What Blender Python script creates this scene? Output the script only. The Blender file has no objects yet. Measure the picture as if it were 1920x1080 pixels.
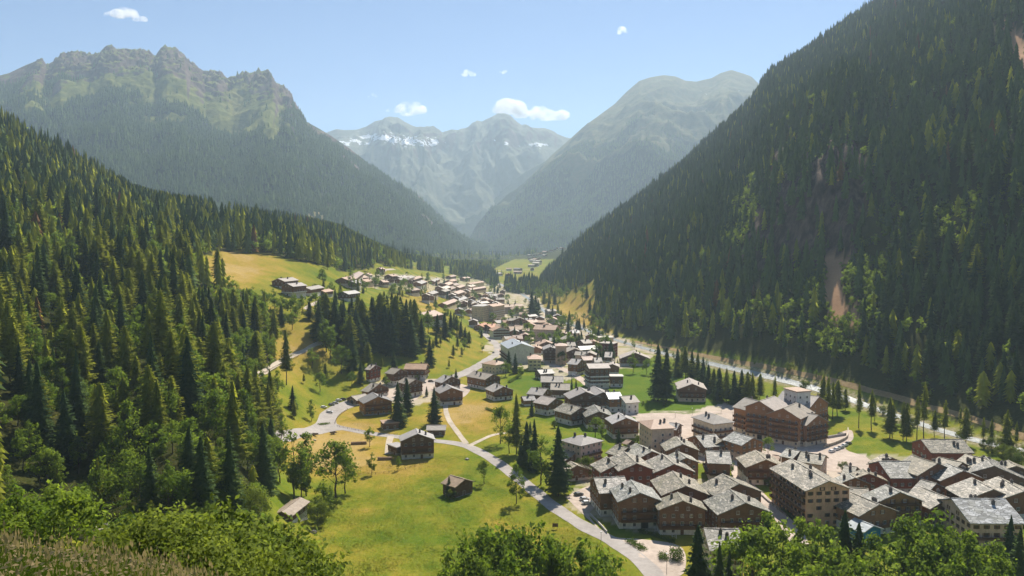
import bpy, math, random
import numpy as np
from mathutils import Vector, Matrix
random.seed(7); RNG = np.random.default_rng(7)
S = bpy.context.scene
COL = S.collection
K = 1.5                      # metres per layout unit
F = 1500.0                   # focal length in photo pixels
HC = 75 * K
PITCH = math.atan(90 / F)
CP, SP = math.cos(PITCH), math.sin(PITCH)

# ------------------------------------------------------------------ camera
cam = bpy.data.cameras.new('camera'); cam.sensor_width = 36; cam.lens = F / 1920 * 36
cam.clip_start = 0.5; cam.clip_end = 60000
co = bpy.data.objects.new('camera', cam); COL.objects.link(co)
co.location = (0, 0, HC); co.rotation_euler = (math.pi / 2 - PITCH, 0, 0)
S.camera = co
S.render.resolution_x, S.render.resolution_y = 1024, 576

def ray(px, py):
    a = (px - 960) / F; b = (540 - py) / F
    return a, CP + b * SP, -SP + b * CP

def at_depth(px, py, y):
    a, b, c = ray(px, py); t = y / b
    return a * t, y, HC + c * t

# ------------------------------------------------------------------ noise
_perm = np.random.default_rng(3).permutation(4096)
_grad = np.random.default_rng(4).uniform(0, 2 * np.pi, 4096)
def perlin(x, y):
    x = np.asarray(x, float); y = np.asarray(y, float)
    xi = np.floor(x).astype(int); yi = np.floor(y).astype(int)
    xf = x - xi; yf = y - yi
    def g(ix, iy, dx, dy):
        h = _grad[_perm[(_perm[ix & 4095] + iy) & 4095]]
        return np.cos(h) * dx + np.sin(h) * dy
    u = xf ** 3 * (xf * (xf * 6 - 15) + 10); v = yf ** 3 * (yf * (yf * 6 - 15) + 10)
    a = g(xi, yi, xf, yf); b = g(xi + 1, yi, xf - 1, yf)
    c = g(xi, yi + 1, xf, yf - 1); d = g(xi + 1, yi + 1, xf - 1, yf - 1)
    return ((a + (b - a) * u) * (1 - v) + (c + (d - c) * u) * v) * 1.5
def fbm(x, y, o=4, g=0.5):
    s = 0; a = 1; f = 1
    for i in range(o):
        s = s + a * perlin(x * f + 17.3 * i, y * f - 9.1 * i); a *= g; f *= 2.03
    return s
def ridged(x, y, o=4, g=0.5):
    s = 0; a = 1; f = 1
    for i in range(o):
        s = s + a * (1 - 2 * np.abs(perlin(x * f + 31.7 * i, y * f + 5.9 * i))); a *= g; f *= 2.07
    return s
def sstep(a, b, x):
    t = np.clip((np.asarray(x, float) - a) / (b - a), 0, 1); return t * t * (3 - 2 * t)
def softplus(x, k):
    return np.where(x / k > 30, x, k * np.log1p(np.exp(np.clip(x / k, -60, 30))))

# ------------------------------------------------------------------ valley terrain: control points
# (photo px, photo row, depth in units)
CT = [
 # flat valley floor, depth from row
 *[(p, r, 112500 / ((r - 450) * 1500) * 1.0 * 1500 / 1500 * 1.0) for p in (640, 800, 960, 1120, 1300, 1500, 1700, 1900) for r in (1060, 960, 860, 800)],
 *[(p, r, 112500 / (r - 450)) for p in (900, 1000, 1120, 1300, 1500, 1700, 1900) for r in (740, 680, 630)],
 *[(p, r, 112500 / (r - 450)) for p in (1000, 1200, 1500, 1800) for r in (580, 550)],
]
CT = [(p, r, 112500 / (r - 450)) for p, r, _ in CT]
CT += [
 (600, 980, 212), (560, 900, 250), (600, 800, 321), (600, 720, 383), (600, 650, 397), (600, 560, 504), (600, 480, 650),
 (540, 718, 335), (545, 640, 400), (550, 548, 470), (470, 500, 520), (490, 690, 345), (590, 640, 400), (520, 760, 300),
 (720, 690, 425), (720, 640, 450), (720, 565, 613), (750, 525, 800), (740, 490, 950), (660, 530, 740), (640, 760, 352), (720, 740, 380), (800, 735, 385),
 (850, 740, 385), (850, 690, 444), (850, 640, 513), (800, 620, 500), (850, 600, 590), (880, 560, 954), (870, 530, 1219), (930, 580, 865), (800, 545, 850), (905, 640, 580),
 (820, 500, 1350), (760, 505, 1050), (690, 480, 1200), (850, 490, 1900), (900, 478, 2300), (960, 515, 1545), (990, 490, 2200), (940, 488, 2300), (1050, 464, 2350), (1060, 500, 1700),
 (180, 975, 160), (150, 800, 200), (150, 600, 300), (150, 450, 430), (150, 368, 600), (150, 322, 800),
 (400, 900, 170), (400, 750, 240), (400, 600, 350), (400, 500, 480), (400, 430, 650), (400, 408, 800),
 (0, 985, 140), (0, 750, 200), (0, 500, 330), (0, 350, 520), (0, 245, 800), (-200, 900, 140), (-200, 350, 400), (-200, 150, 800), (-200, 600, 240),
 (500, 960, 190), (480, 1020, 165), (270, 384, 760), (300, 500, 400), (300, 700, 240), (300, 920, 165), (500, 440, 760), (560, 430, 950), (640, 442, 1100), (700, 468, 1250),
 (480, 850, 240), (460, 640, 350),
 (850, 1170, 140),
]
CZ = [ # (photo px, depth units, height units)
 (960, 4, 71.5), (960, 20, 61.5), (960, 60, 34), (960, 100, 14), (960, 150, 2), (1300, 4, 71.5), (1300, 20, 60), (1300, 60, 31), (1300, 100, 12), (1300, 150, 1.5),
 (1700, 4, 71.5), (1700, 20, 60), (1700, 60, 30), (1700, 100, 11), (1700, 150, 1.5), (1950, 20, 60), (1950, 100, 12), (1950, 160, 1.5),
 (600, 20, 63.6), (600, 60, 38), (600, 100, 18), (600, 150, 5), (200, 60, 46), (0, 60, 49), (400, 60, 42), (200, 100, 30), (0, 100, 33), (400, 100, 24), (-250, 60, 52),
 (0, 10, 70.9), (0, 18, 67.6), (0, 25, 64.75), (200, 10, 70.6), (200, 18, 67.2), (200, 25, 63.2), (400, 10, 70.2), (400, 18, 66.3), (400, 25, 61.0), (-250, 18, 68.6), (-250, 25, 66.3),
 (960, 10, 67.5), (0, 4, 72.6), (400, 4, 72.4), (0, 1100, 170), (250, 1100, 80), (420, 1150, 70), (560, 1400, 60), (0, 1600, 60), (400, 1700, 40), (640, 1600, 55), (700, 1800, 50), (700, 3000, 20), (0, 3000, 40), (1200, 3000, 30), (1900, 3000, 30), (1900, 1200, 0), (1900, 700, 0), (1500, 1500, 5), (960, 3000, 15), (0, 5200, 20), (960, 5200, 12), (1900, 5200, 20), (600, 5200, 15), (1300, 5200, 15),
]
_pu, _pw, _pz = [], [], []
for p, r, y in CT:
    x, yy, z = at_depth(p, r, y * K); _pu.append(x / yy); _pw.append(math.log(yy)); _pz.append(z)
for p, y, z in CZ:
    a, b, _ = ray(p, 540); _pu.append(a / b); _pw.append(math.log(y * K)); _pz.append(z * K)
_pu = np.array(_pu) * 4; _pw = np.array(_pw) * 1.6; _pz = np.array(_pz)
def _tk(r2): return np.where(r2 > 1e-12, 0.5 * r2 * np.log(np.maximum(r2, 1e-12)), 0)
_n = len(_pz)
_A = np.zeros((_n + 3, _n + 3))
_A[:_n, :_n] = _tk((_pu[:, None] - _pu) ** 2 + (_pw[:, None] - _pw) ** 2) + np.eye(_n) * 0.012
_A[:_n, _n] = 1; _A[:_n, _n + 1] = _pu; _A[:_n, _n + 2] = _pw; _A[_n:, :_n] = _A[:_n, _n:].T
_W = np.linalg.solve(_A, np.concatenate([_pz, np.zeros(3)]))
def tps(u, lw):
    U = u * 4; W = lw * 1.6; out = np.empty(U.shape)
    fu, fw, fo = U.ravel(), W.ravel(), out.reshape(-1)
    for i in range(0, len(fu), 20000):
        a, b = fu[i:i + 20000, None], fw[i:i + 20000, None]
        fo[i:i + 20000] = _tk((a - _pu) ** 2 + (b - _pw) ** 2) @ _W[:_n] + _W[_n] + a[:, 0] * _W[_n + 1] + b[:, 0] * _W[_n + 2]
    return out

# right valley side: base line and traced crest
_xb_y = np.array([50, 150, 230, 288, 340, 388, 440, 489, 590, 703, 950, 1250, 1500, 2200, 3500]) * K
_xb_x = np.array([205, 195, 188, 181, 172, 152, 131, 114, 88, 68, 52, 44, 42, 90, 200]) * K
YR = 1450 * K
_sil = [(900, 490), (1000, 475), (1030, 478), (1100, 441), (1200, 372), (1300, 288), (1330, 262), (1400, 198), (1440, 140), (1520, 92), (1620, 20), (1700, -40), (1900, -190), (2300, -480)]
_su, _ss = [], []
for p, r in _sil[3:]:
    x, y, z = at_depth(p, r, YR); _su.append(x / y); _ss.append(z / max(1, x - np.interp(YR, _xb_y, _xb_x)))
def right_side(u, y):
    x = u * y
    xb = np.interp(y, _xb_y, _xb_x)
    s = np.interp(u, _su, _ss)
    d = softplus(x - xb, 6.0)
    gx = np.where(d > 1, 1, 0)
    n = (ridged(x / 170 + 0.25 * y / 170, y / 420, 3) - 0.4) * 15 + fbm(x / 45, y / 60, 3) * 3.5
    z = s * d + n * sstep(8, 140, d) * sstep(YR * 1.02, YR * 0.8, y)
    # rock buttress pushing out of the slope
    px = 960 + F * u
    lz = z / np.maximum(y, 1)
    b = np.exp(-((u - 0.345 - 0.25 * (lz - 0.02)) / 0.06) ** 2) * sstep(-0.045, 0.02, lz - HC / np.maximum(y, 1)) * sstep(0.21, 0.14, lz - HC / np.maximum(y, 1)) * sstep(560, 680, y) * sstep(1500, 1250, y)
    z = z + b * (26 + 14 * ridged(u * 45, y / 90, 3))
    z = z - 0.85 * softplus(y - YR, 40)
    return z
_far = lambda y: sstep(4200, 2600, y)

# regular fan grid (u, ln y) with the heights, then bilinear lookup
NU, NV = 640, 680
U0, U1 = -0.86, 0.86
V0, V1 = math.log(7.0), math.log(7600)
gu = np.linspace(U0, U1, NU); gv = np.linspace(V0, V1, NV)
GU, GV = np.meshgrid(gu, gv)
GY = np.exp(GV); GX = GU * GY
_cu = np.linspace(U0, U1, 180); _cv = np.linspace(V0, V1, 260)
_CU, _CV = np.meshgrid(_cu, _cv)
_T = tps(_CU, _CV)
def _bil(T, us, vs, u, v):
    i = np.clip((u - us[0]) / (us[1] - us[0]), 0, len(us) - 1.001); j = np.clip((v - vs[0]) / (vs[1] - vs[0]), 0, len(vs) - 1.001)
    a = i.astype(int); b = j.astype(int); fa = i - a; fb = j - b
    return (T[b, a] * (1 - fa) + T[b, a + 1] * fa) * (1 - fb) + (T[b + 1, a] * (1 - fa) + T[b + 1, a + 1] * fa) * fb
ZL = _bil(_T, _cu, _cv, GU, GV)
ZR = right_side(GU, GY)
_k = 4.0
ZG = np.maximum(ZL, ZR) + _k * np.log1p(np.exp(-np.abs(ZL - ZR) / _k)) * 0.6
_rough = fbm(GX / 60, GY / 60, 3) * 1.6 * sstep(6, 30, ZG) + fbm(GX / 9, GY / 9, 3) * 0.22 * sstep(700, 150, GY)
ZG = ZG + _rough * sstep(12, 60, GY)
def ground(x, y):
    x = np.asarray(x, float); y = np.maximum(np.asarray(y, float), 7.1)
    return _bil(ZG, gu, gv, x / y, np.log(y))
def hit(px, py, h=0.0, ymax=4700):
    """the point h metres above the ground that shows at photo pixel (px, py)"""
    a, b, c = ray(px, py)
    ys = np.exp(np.linspace(math.log(230 if h > 1 else 12), math.log(ymax), 1500))
    zz = HC + c * ys / b - (ground(a * ys / b, ys) + h)
    k = np.nonzero(zz < 0)[0]
    if not len(k): 
        y = ymax
    else:
        i = k[0]; y = ys[i]
        if i: y = ys[i - 1] + (ys[i] - ys[i - 1]) * zz[i - 1] / (zz[i - 1] - zz[i])
    return a * y / b, y, float(ground(a * y / b, y))
def pix(x, y, z):
    dx, dy, dz = x, y, z - HC
    f = dy * CP - dz * SP; u = dy * SP + dz * CP
    return 960 + F * dx / f, 540 - F * u / f

# ------------------------------------------------------------------ object helpers
def link(o): COL.objects.link(o); return o
def tag(o, label=None, cat=None, group=None, kind=None):
    if label: o['label'] = label
    if cat: o['category'] = cat
    if group: o['group'] = group
    if kind: o['kind'] = kind
    return o
def mesh_np(name, verts, faces, mats=(), mi=None, smooth=False, attrs=None):
    """faces: (n,3) or (n,4) int array"""
    me = bpy.data.meshes.new(name)
    verts = np.asarray(verts, np.float32); faces = np.asarray(faces, np.int32)
    n, k = faces.shape
    me.vertices.add(len(verts)); me.vertices.foreach_set('co', verts.ravel())
    me.loops.add(n * k); me.loops.foreach_set('vertex_index', faces.ravel())
    me.polygons.add(n)
    me.polygons.foreach_set('loop_start', np.arange(0, n * k, k, dtype=np.int32))
    me.polygons.foreach_set('loop_total', np.full(n, k, np.int32))
    if mi is not None: me.polygons.foreach_set('material_index', np.asarray(mi, np.int32))
    me.polygons.foreach_set('use_smooth', np.full(n, smooth))
    for m in mats: me.materials.append(m)
    for an, av in (attrs or {}).items():
        if np.ndim(av) == 2:
            at = me.attributes.new(an, 'FLOAT_VECTOR', 'POINT'); at.data.foreach_set('vector', np.asarray(av, np.float32).ravel()); continue
        at = me.attributes.new(an, 'FLOAT', 'POINT'); at.data.foreach_set('value', np.asarray(av, np.float32))
    me.update(calc_edges=True); me.validate()
    return me
def grid_faces(nv, nu):
    i = np.arange(nv * nu).reshape(nv, nu)
    return np.stack([i[:-1, :-1], i[:-1, 1:], i[1:, 1:], i[1:, :-1]], -1).reshape(-1, 4)
class MB:
    """collects shapes into one mesh"""
    def __init__(s): s.v = []; s.f = []; s.m = []
    def poly(s, pts, m=0):
        i = len(s.v); s.v += [tuple(p) for p in pts]; s.f.append(tuple(range(i, i + len(pts)))); s.m.append(m)
    def box(s, x0, x1, y0, y1, z0, z1, m=0):
        i = len(s.v)
        s.v += [(x0, y0, z0), (x1, y0, z0), (x1, y1, z0), (x0, y1, z0), (x0, y0, z1), (x1, y0, z1), (x1, y1, z1), (x0, y1, z1)]
        for q in ((0, 3, 2, 1), (4, 5, 6, 7), (0, 1, 5, 4), (1, 2, 6, 5), (2, 3, 7, 6), (3, 0, 4, 7)):
            s.f.append(tuple(i + a for a in q)); s.m.append(m)
    def prism(s, pts, d, m=0):
        """closed prism: polygon pts (counter-clockwise) pushed along vector d"""
        i = len(s.v); n = len(pts)
        s.v += [tuple(p) for p in pts] + [tuple(np.add(p, d)) for p in pts]
        s.f.append(tuple(range(i + n - 1, i - 1, -1))); s.f.append(tuple(range(i + n, i + 2 * n))); s.m += [m, m]
        for a in range(n):
            b = (a + 1) % n; s.f.append((i + a, i + b, i + n + b, i + n + a)); s.m.append(m)
    def tube(s, p0, p1, r0, r1, n=6, m=0, cap=True):
        p0 = Vector(p0); p1 = Vector(p1); d = (p1 - p0).normalized()
        a = d.orthogonal().normalized(); b = d.cross(a); i = len(s.v)
        for p, r in ((p0, r0), (p1, r1)):
            for k in range(n):
                t = 2 * math.pi * k / n; s.v.append(tuple(p + a * (r * math.cos(t)) + b * (r * math.sin(t))))
        for k in range(n):
            q = (k + 1) % n; s.f.append((i + k, i + q, i + n + q, i + n + k)); s.m.append(m)
        if cap: s.f.append(tuple(i + n - 1 - k for k in range(n))); s.f.append(tuple(i + n + k for k in range(n))); s.m += [m, m]
    def mesh(s, name, mats, smooth=False):
        me = bpy.data.meshes.new(name); me.from_pydata(s.v, [], s.f)
        for m in (mats if isinstance(mats, (list, tuple)) else [mats]): me.materials.append(m)
        me.polygons.foreach_set('material_index', s.m)
        if smooth: me.polygons.foreach_set('use_smooth', [True] * len(s.f))
        me.update(); return me
    def build(s, name, mats, parent=None, smooth=False):
        o = link(bpy.data.objects.new(name, s.mesh(name, mats, smooth)))
        if parent: o.parent = parent
        return o
def empty(name, loc, rz=0.0):
    o = link(bpy.data.objects.new(name, None)); o.location = loc; o.rotation_euler = (0, 0, rz); o.empty_display_size = 0.5
    return o
def copy_tree(o, parent=None):
    c = o.copy(); COL.objects.link(c); c.parent = parent
    for ch in o.children: copy_tree(ch, c)
    return c

# ------------------------------------------------------------------ materials
def mat(name, build):
    m = bpy.data.materials.new(name); m.use_nodes = True
    nt = m.node_tree; b = nt.nodes['Principled BSDF']; b.inputs['Roughness'].default_value = 0.85
    b.inputs['Specular IOR Level'].default_value = 0.02
    build(nt, b); return m
def N(nt, t, **kw):
    n = nt.nodes.new(t)
    for k, v in kw.items():
        if k.startswith('i_'): 
            key = k[2:]; n.inputs[int(key) if key.isdigit() else key].default_value = v
        else: setattr(n, k, v)
    return n
def noise(nt, vec, scale, detail=4, rough=0.55, dist=0.0):
    n = N(nt, 'ShaderNodeTexNoise', i_Scale=scale, i_Detail=detail, i_Roughness=rough, i_Distortion=dist)
    if vec is not None: nt.links.new(vec, n.inputs['Vector'])
    return n.outputs['Fac']
def ramp(nt, fac, stops, interp='LINEAR'):
    r = N(nt, 'ShaderNodeValToRGB'); e = r.color_ramp; e.interpolation = interp
    while len(e.elements) < len(stops): e.elements.new(0.5)
    for el, (p, c) in zip(e.elements, stops):
        el.position = p; el.color = (*c, 1) if len(c) == 3 else c
    nt.links.new(fac, r.inputs['Fac']); return r.outputs['Color']
def mix(nt, fac, a, b, mode='MIX'):
    m = N(nt, 'ShaderNodeMix', data_type='RGBA', blend_type=mode)
    for s, v in ((0, fac), (6, a), (7, b)):
        if isinstance(v, (int, float)): m.inputs[s].default_value = v
        elif isinstance(v, tuple): m.inputs[s].default_value = (*v, 1) if len(v) == 3 else v
        else: nt.links.new(v, m.inputs[s])
    return m.outputs[2]
def math_n(nt, op, a, b=0.0, clamp=False):
    m = N(nt, 'ShaderNodeMath', operation=op, use_clamp=clamp)
    for s, v in ((0, a), (1, b)):
        if isinstance(v, (int, float)): m.inputs[s].default_value = v
        else: nt.links.new(v, m.inputs[s])
    return m.outputs[0]
def attr(nt, name, out='Fac'):
    return N(nt, 'ShaderNodeAttribute', attribute_name=name).outputs[out]
def gpos(nt): return N(nt, 'ShaderNodeNewGeometry').outputs['Position']
def opos(nt): return N(nt, 'ShaderNodeTexCoord').outputs['Object']
def scaled(nt, vec, s):
    m = N(nt, 'ShaderNodeMapping'); m.inputs['Scale'].default_value = s; nt.links.new(vec, m.inputs['Vector']); return m.outputs[0]
def bump(nt, b, h, dist, strength=1.0):
    n = N(nt, 'ShaderNodeBump', i_Distance=dist, i_Strength=strength); nt.links.new(h, n.inputs['Height']); nt.links.new(n.outputs[0], b.inputs['Normal'])
# ------------------------------------------------------------------ light
SUN_AZ, SUN_EL = math.radians(21), math.radians(48)    # azimuth from +Y towards +X
w = bpy.data.worlds.new('World'); S.world = w; w.use_nodes = True
nt = w.node_tree; bg = nt.nodes['Background']; bg.inputs['Strength'].default_value = 0.072
sky = N(nt, 'ShaderNodeTexSky'); sky.sky_type = 'NISHITA'; sky.sun_disc = False
sky.sun_elevation = SUN_EL; sky.sun_rotation = SUN_AZ; sky.altitude = 2600; sky.air_density = 1.0; sky.dust_density = 0.1; sky.ozone_density = 4.0
nt.links.new(sky.outputs[0], bg.inputs['Color'])
sl = bpy.data.lights.new('sun', 'SUN'); sl.energy = 4.9; sl.angle = math.radians(0.53); sl.color = (1.0, 0.93, 0.82)
so = link(bpy.data.objects.new('sun', sl))
_sd = Vector((math.sin(SUN_AZ) * math.cos(SUN_EL), math.cos(SUN_AZ) * math.cos(SUN_EL), math.sin(SUN_EL)))
so.rotation_euler = _sd.to_track_quat('Z', 'Y').to_euler(); so.location = (300, 600, 900)
S.view_settings.view_transform = 'Standard'; S.view_settings.look = 'None'; S.view_settings.exposure = 0.76; S.view_settings.gamma = 1.0
S.cycles.use_denoising = True
S.cycles.max_bounces = 6; S.cycles.diffuse_bounces = 4; S.cycles.glossy_bounces = 2; S.cycles.transmission_bounces = 3; S.cycles.volume_bounces = 1; S.cycles.transparent_max_bounces = 6
S.cycles.use_adaptive_sampling = True; S.cycles.adaptive_threshold = 0.02
S.render.use_persistent_data = False
# ------------------------------------------------------------------ air
HZ = MB(); HZ.box(-6500, 6500, -60, 10400, -60, 1700)
def _hz(nt, b):
    nt.nodes.remove(b)
    v = N(nt, 'ShaderNodeVolumePrincipled'); v.inputs['Color'].default_value = (0.66, 0.84, 1.0, 1); v.inputs['Density'].default_value = HAZE_D; v.inputs['Anisotropy'].default_value = 0.25
    nt.links.new(v.outputs[0], nt.nodes['Material Output'].inputs['Volume'])
HAZE_D = 0.000078
mhz = bpy.data.materials.new('haze'); mhz.use_nodes = True; _hz(mhz.node_tree, mhz.node_tree.nodes['Principled BSDF'])
tag(HZ.build('haze', mhz), kind='stuff', label='thin blue summer haze filling the valley air', cat='haze')
# ------------------------------------------------------------------ masks on the valley terrain
GPX = 960 + F * GU * GY / (GY * CP - (ZG - HC) * SP)
GPY = 540 - F * (GY * SP + (ZG - HC) * CP) / (GY * CP - (ZG - HC) * SP)
def inpoly(px, py, poly):
    px = np.asarray(px); py = np.asarray(py); r = np.zeros(px.shape, bool); n = len(poly)
    for i in range(n):
        x0, y0 = poly[i]; x1, y1 = poly[(i + 1) % n]
        if y0 == y1: continue
        c = ((y0 > py) != (y1 > py)) & (px < (x1 - x0) * (py - y0) / (y1 - y0) + x0); r ^= c
    return r
def gpoly(pts, h=0.0):
    """photo polygon -> ground polygon in metres"""
    return [hit(p, r, h)[:2] for p, r in pts]
def ell(px, py, cx, cy, rx, ry): return np.exp(-(((px - cx) / rx) ** 2 + ((py - cy) / ry) ** 2))
def slope_of(Z):
    dzu = np.gradient(Z, axis=1) / np.gradient(GX, axis=1); dzv = np.gradient(Z, axis=0) / np.gradient(GY, axis=0); return np.hypot(dzu, dzv)
nz1 = fbm(GX / 40, GY / 40, 4); nz2 = fbm(GX / 11 + 5, GY / 11, 3)
near = GPY > 455
dry = 0.30 + 0.22 * nz1 + 0.18 * nz2
for cx, cy, rx, ry, a in ((880, 780, 70, 40, .75), (640, 850, 110, 50, .75), (600, 830, 90, 22, .4), (700, 780, 80, 25, .35), (560, 650, 80, 60, .5), (450, 500, 80, 40, .65), (1080, 590, 110, 50, .5), (790, 570, 40, 40, .45),
                          (1240, 760, 130, 70, -.35), (1670, 810, 90, 40, -.05), (700, 960, 200, 80, -.12), (1000, 720, 50, 25, -.45), (1110, 800, 80, 40, -.2), (1000, 1000, 150, 60, .12), (800, 870, 120, 25, .22), (850, 660, 80, 40, .18), (950, 520, 80, 40, .1), (1220, 760, 160, 60, -.2)):
    dry = dry + a * ell(GPX, GPY, cx, cy, rx, ry)
dry = np.clip(np.where(near | (GPY > 380), dry, 0.3), 0, 1)
RIGHT = (ZR > ZL + 1.5) & (GX > np.interp(GY, _xb_y, _xb_x))
rock = np.zeros(GX.shape)
rockpoly = [(1385, 500), (1400, 380), (1430, 300), (1490, 270), (1560, 235), (1600, 260), (1640, 330), (1620, 400), (1600, 470), (1560, 520), (1480, 500)]
_wob = 18 * nz2
rock = np.where(RIGHT, np.where(inpoly(GPX + _wob, GPY + _wob, rockpoly), 1.0, 0), 0)
scar = np.where(RIGHT & (inpoly(GPX + _wob * .5, GPY, [(1540, 480), (1586, 480), (1582, 545), (1588, 604), (1556, 604), (1548, 560)]) | inpoly(GPX + _wob * .5, GPY, [(1590, 560), (1610, 560), (1612, 640), (1595, 600)])), 1.0, 0)
topscar = np.where(RIGHT & inpoly(GPX + _wob * .6, GPY, [(1880, 40), (1915, 60), (1940, 130), (1920, 140), (1895, 90)]), 1.0, 0)
scar = np.maximum(scar, topscar)
# river corridor on the ground: gravel flats beside the water
RIV = [(1925, 850), (1880, 838), (1800, 818), (1715, 792), (1640, 766), (1565, 740), (1490, 719), (1410, 700), (1330, 682), (1265, 668), (1200, 651), (1150, 636), (1090, 616), (1050, 600), (1016, 580), (994, 562), (975, 550), (955, 541), (938, 533), (915, 521)]
riv_g = np.array([hit(p, r)[:2] for p, r in RIV])
def dist_line(x, y, line):
    d = np.full(np.shape(x), 1e9)
    for (x0, y0), (x1, y1) in zip(line[:-1], line[1:]):
        L = (x1 - x0) ** 2 + (y1 - y0) ** 2
        t = np.clip(((x - x0) * (x1 - x0) + (y - y0) * (y1 - y0)) / L, 0, 1)
        d = np.minimum(d, np.hypot(x - x0 - t * (x1 - x0), y - y0 - t * (y1 - y0)))
    return d
_w = np.hypot(np.diff(riv_g[:, 0]), np.diff(riv_g[:, 1]))
driv = dist_line(GX, GY, riv_g)
gravel = np.where(GY > 200, sstep(12, 7, driv + 3.0 * nz2), 0)
yard = np.zeros(GX.shape)
VIL = [[(905, 655), (940, 610), (900, 585), (930, 545), (1000, 545), (1030, 590), (1150, 628), (1240, 660), (1180, 690), (1130, 690), (1090, 700), (1060, 715), (1010, 690), (960, 690)],
       [(640, 515), (750, 512), (800, 520), (920, 520), (960, 545), (930, 590), (880, 590), (850, 555), (780, 545), (640, 535)],
       [(1190, 775), (1300, 770), (1360, 755), (1400, 760), (1400, 810), (1540, 835), (1590, 835), (1580, 850), (1620, 850), (1620, 900), (1540, 900), (1450, 870), (1400, 880), (1330, 870), (1230, 850), (1200, 820)],
       [(1540, 940), (1560, 880), (1640, 850), (1920, 870), (1920, 960), (1760, 960), (1680, 930)],
       [(1100, 860), (1260, 850), (1320, 900), (1320, 990), (1200, 1000), (1060, 950)],
       [(690, 720), (770, 705), (860, 720), (860, 745), (780, 760), (700, 750)]]
for i, pg in enumerate(VIL): yard = np.maximum(yard, np.where(inpoly(GPX + 5 * nz2, GPY + 3 * nz1, pg) & (ZG < 60), [0.75, 0.6, 1, .45, .6, .75][i], 0))
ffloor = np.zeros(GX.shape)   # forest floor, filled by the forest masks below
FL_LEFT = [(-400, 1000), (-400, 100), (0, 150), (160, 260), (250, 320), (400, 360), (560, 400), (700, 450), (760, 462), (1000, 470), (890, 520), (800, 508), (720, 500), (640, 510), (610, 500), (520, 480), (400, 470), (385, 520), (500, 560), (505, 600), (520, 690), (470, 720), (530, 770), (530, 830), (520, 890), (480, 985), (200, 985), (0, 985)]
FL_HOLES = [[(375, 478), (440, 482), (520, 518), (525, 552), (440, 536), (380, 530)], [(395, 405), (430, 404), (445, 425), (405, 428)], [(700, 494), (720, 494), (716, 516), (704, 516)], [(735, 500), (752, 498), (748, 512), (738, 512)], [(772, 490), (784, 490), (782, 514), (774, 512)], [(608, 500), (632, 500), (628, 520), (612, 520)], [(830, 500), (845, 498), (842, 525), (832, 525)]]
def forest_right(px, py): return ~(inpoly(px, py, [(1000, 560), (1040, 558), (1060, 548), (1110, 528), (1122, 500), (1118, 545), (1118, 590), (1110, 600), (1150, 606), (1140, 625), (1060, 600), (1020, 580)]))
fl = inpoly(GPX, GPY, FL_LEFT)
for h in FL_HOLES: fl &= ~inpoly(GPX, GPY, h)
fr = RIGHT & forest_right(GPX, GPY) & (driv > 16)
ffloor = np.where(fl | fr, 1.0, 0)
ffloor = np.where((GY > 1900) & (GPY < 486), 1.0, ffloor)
hay = np.where((GY < 75), 1.0, 0) * sstep(60, 40, GY)

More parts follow.
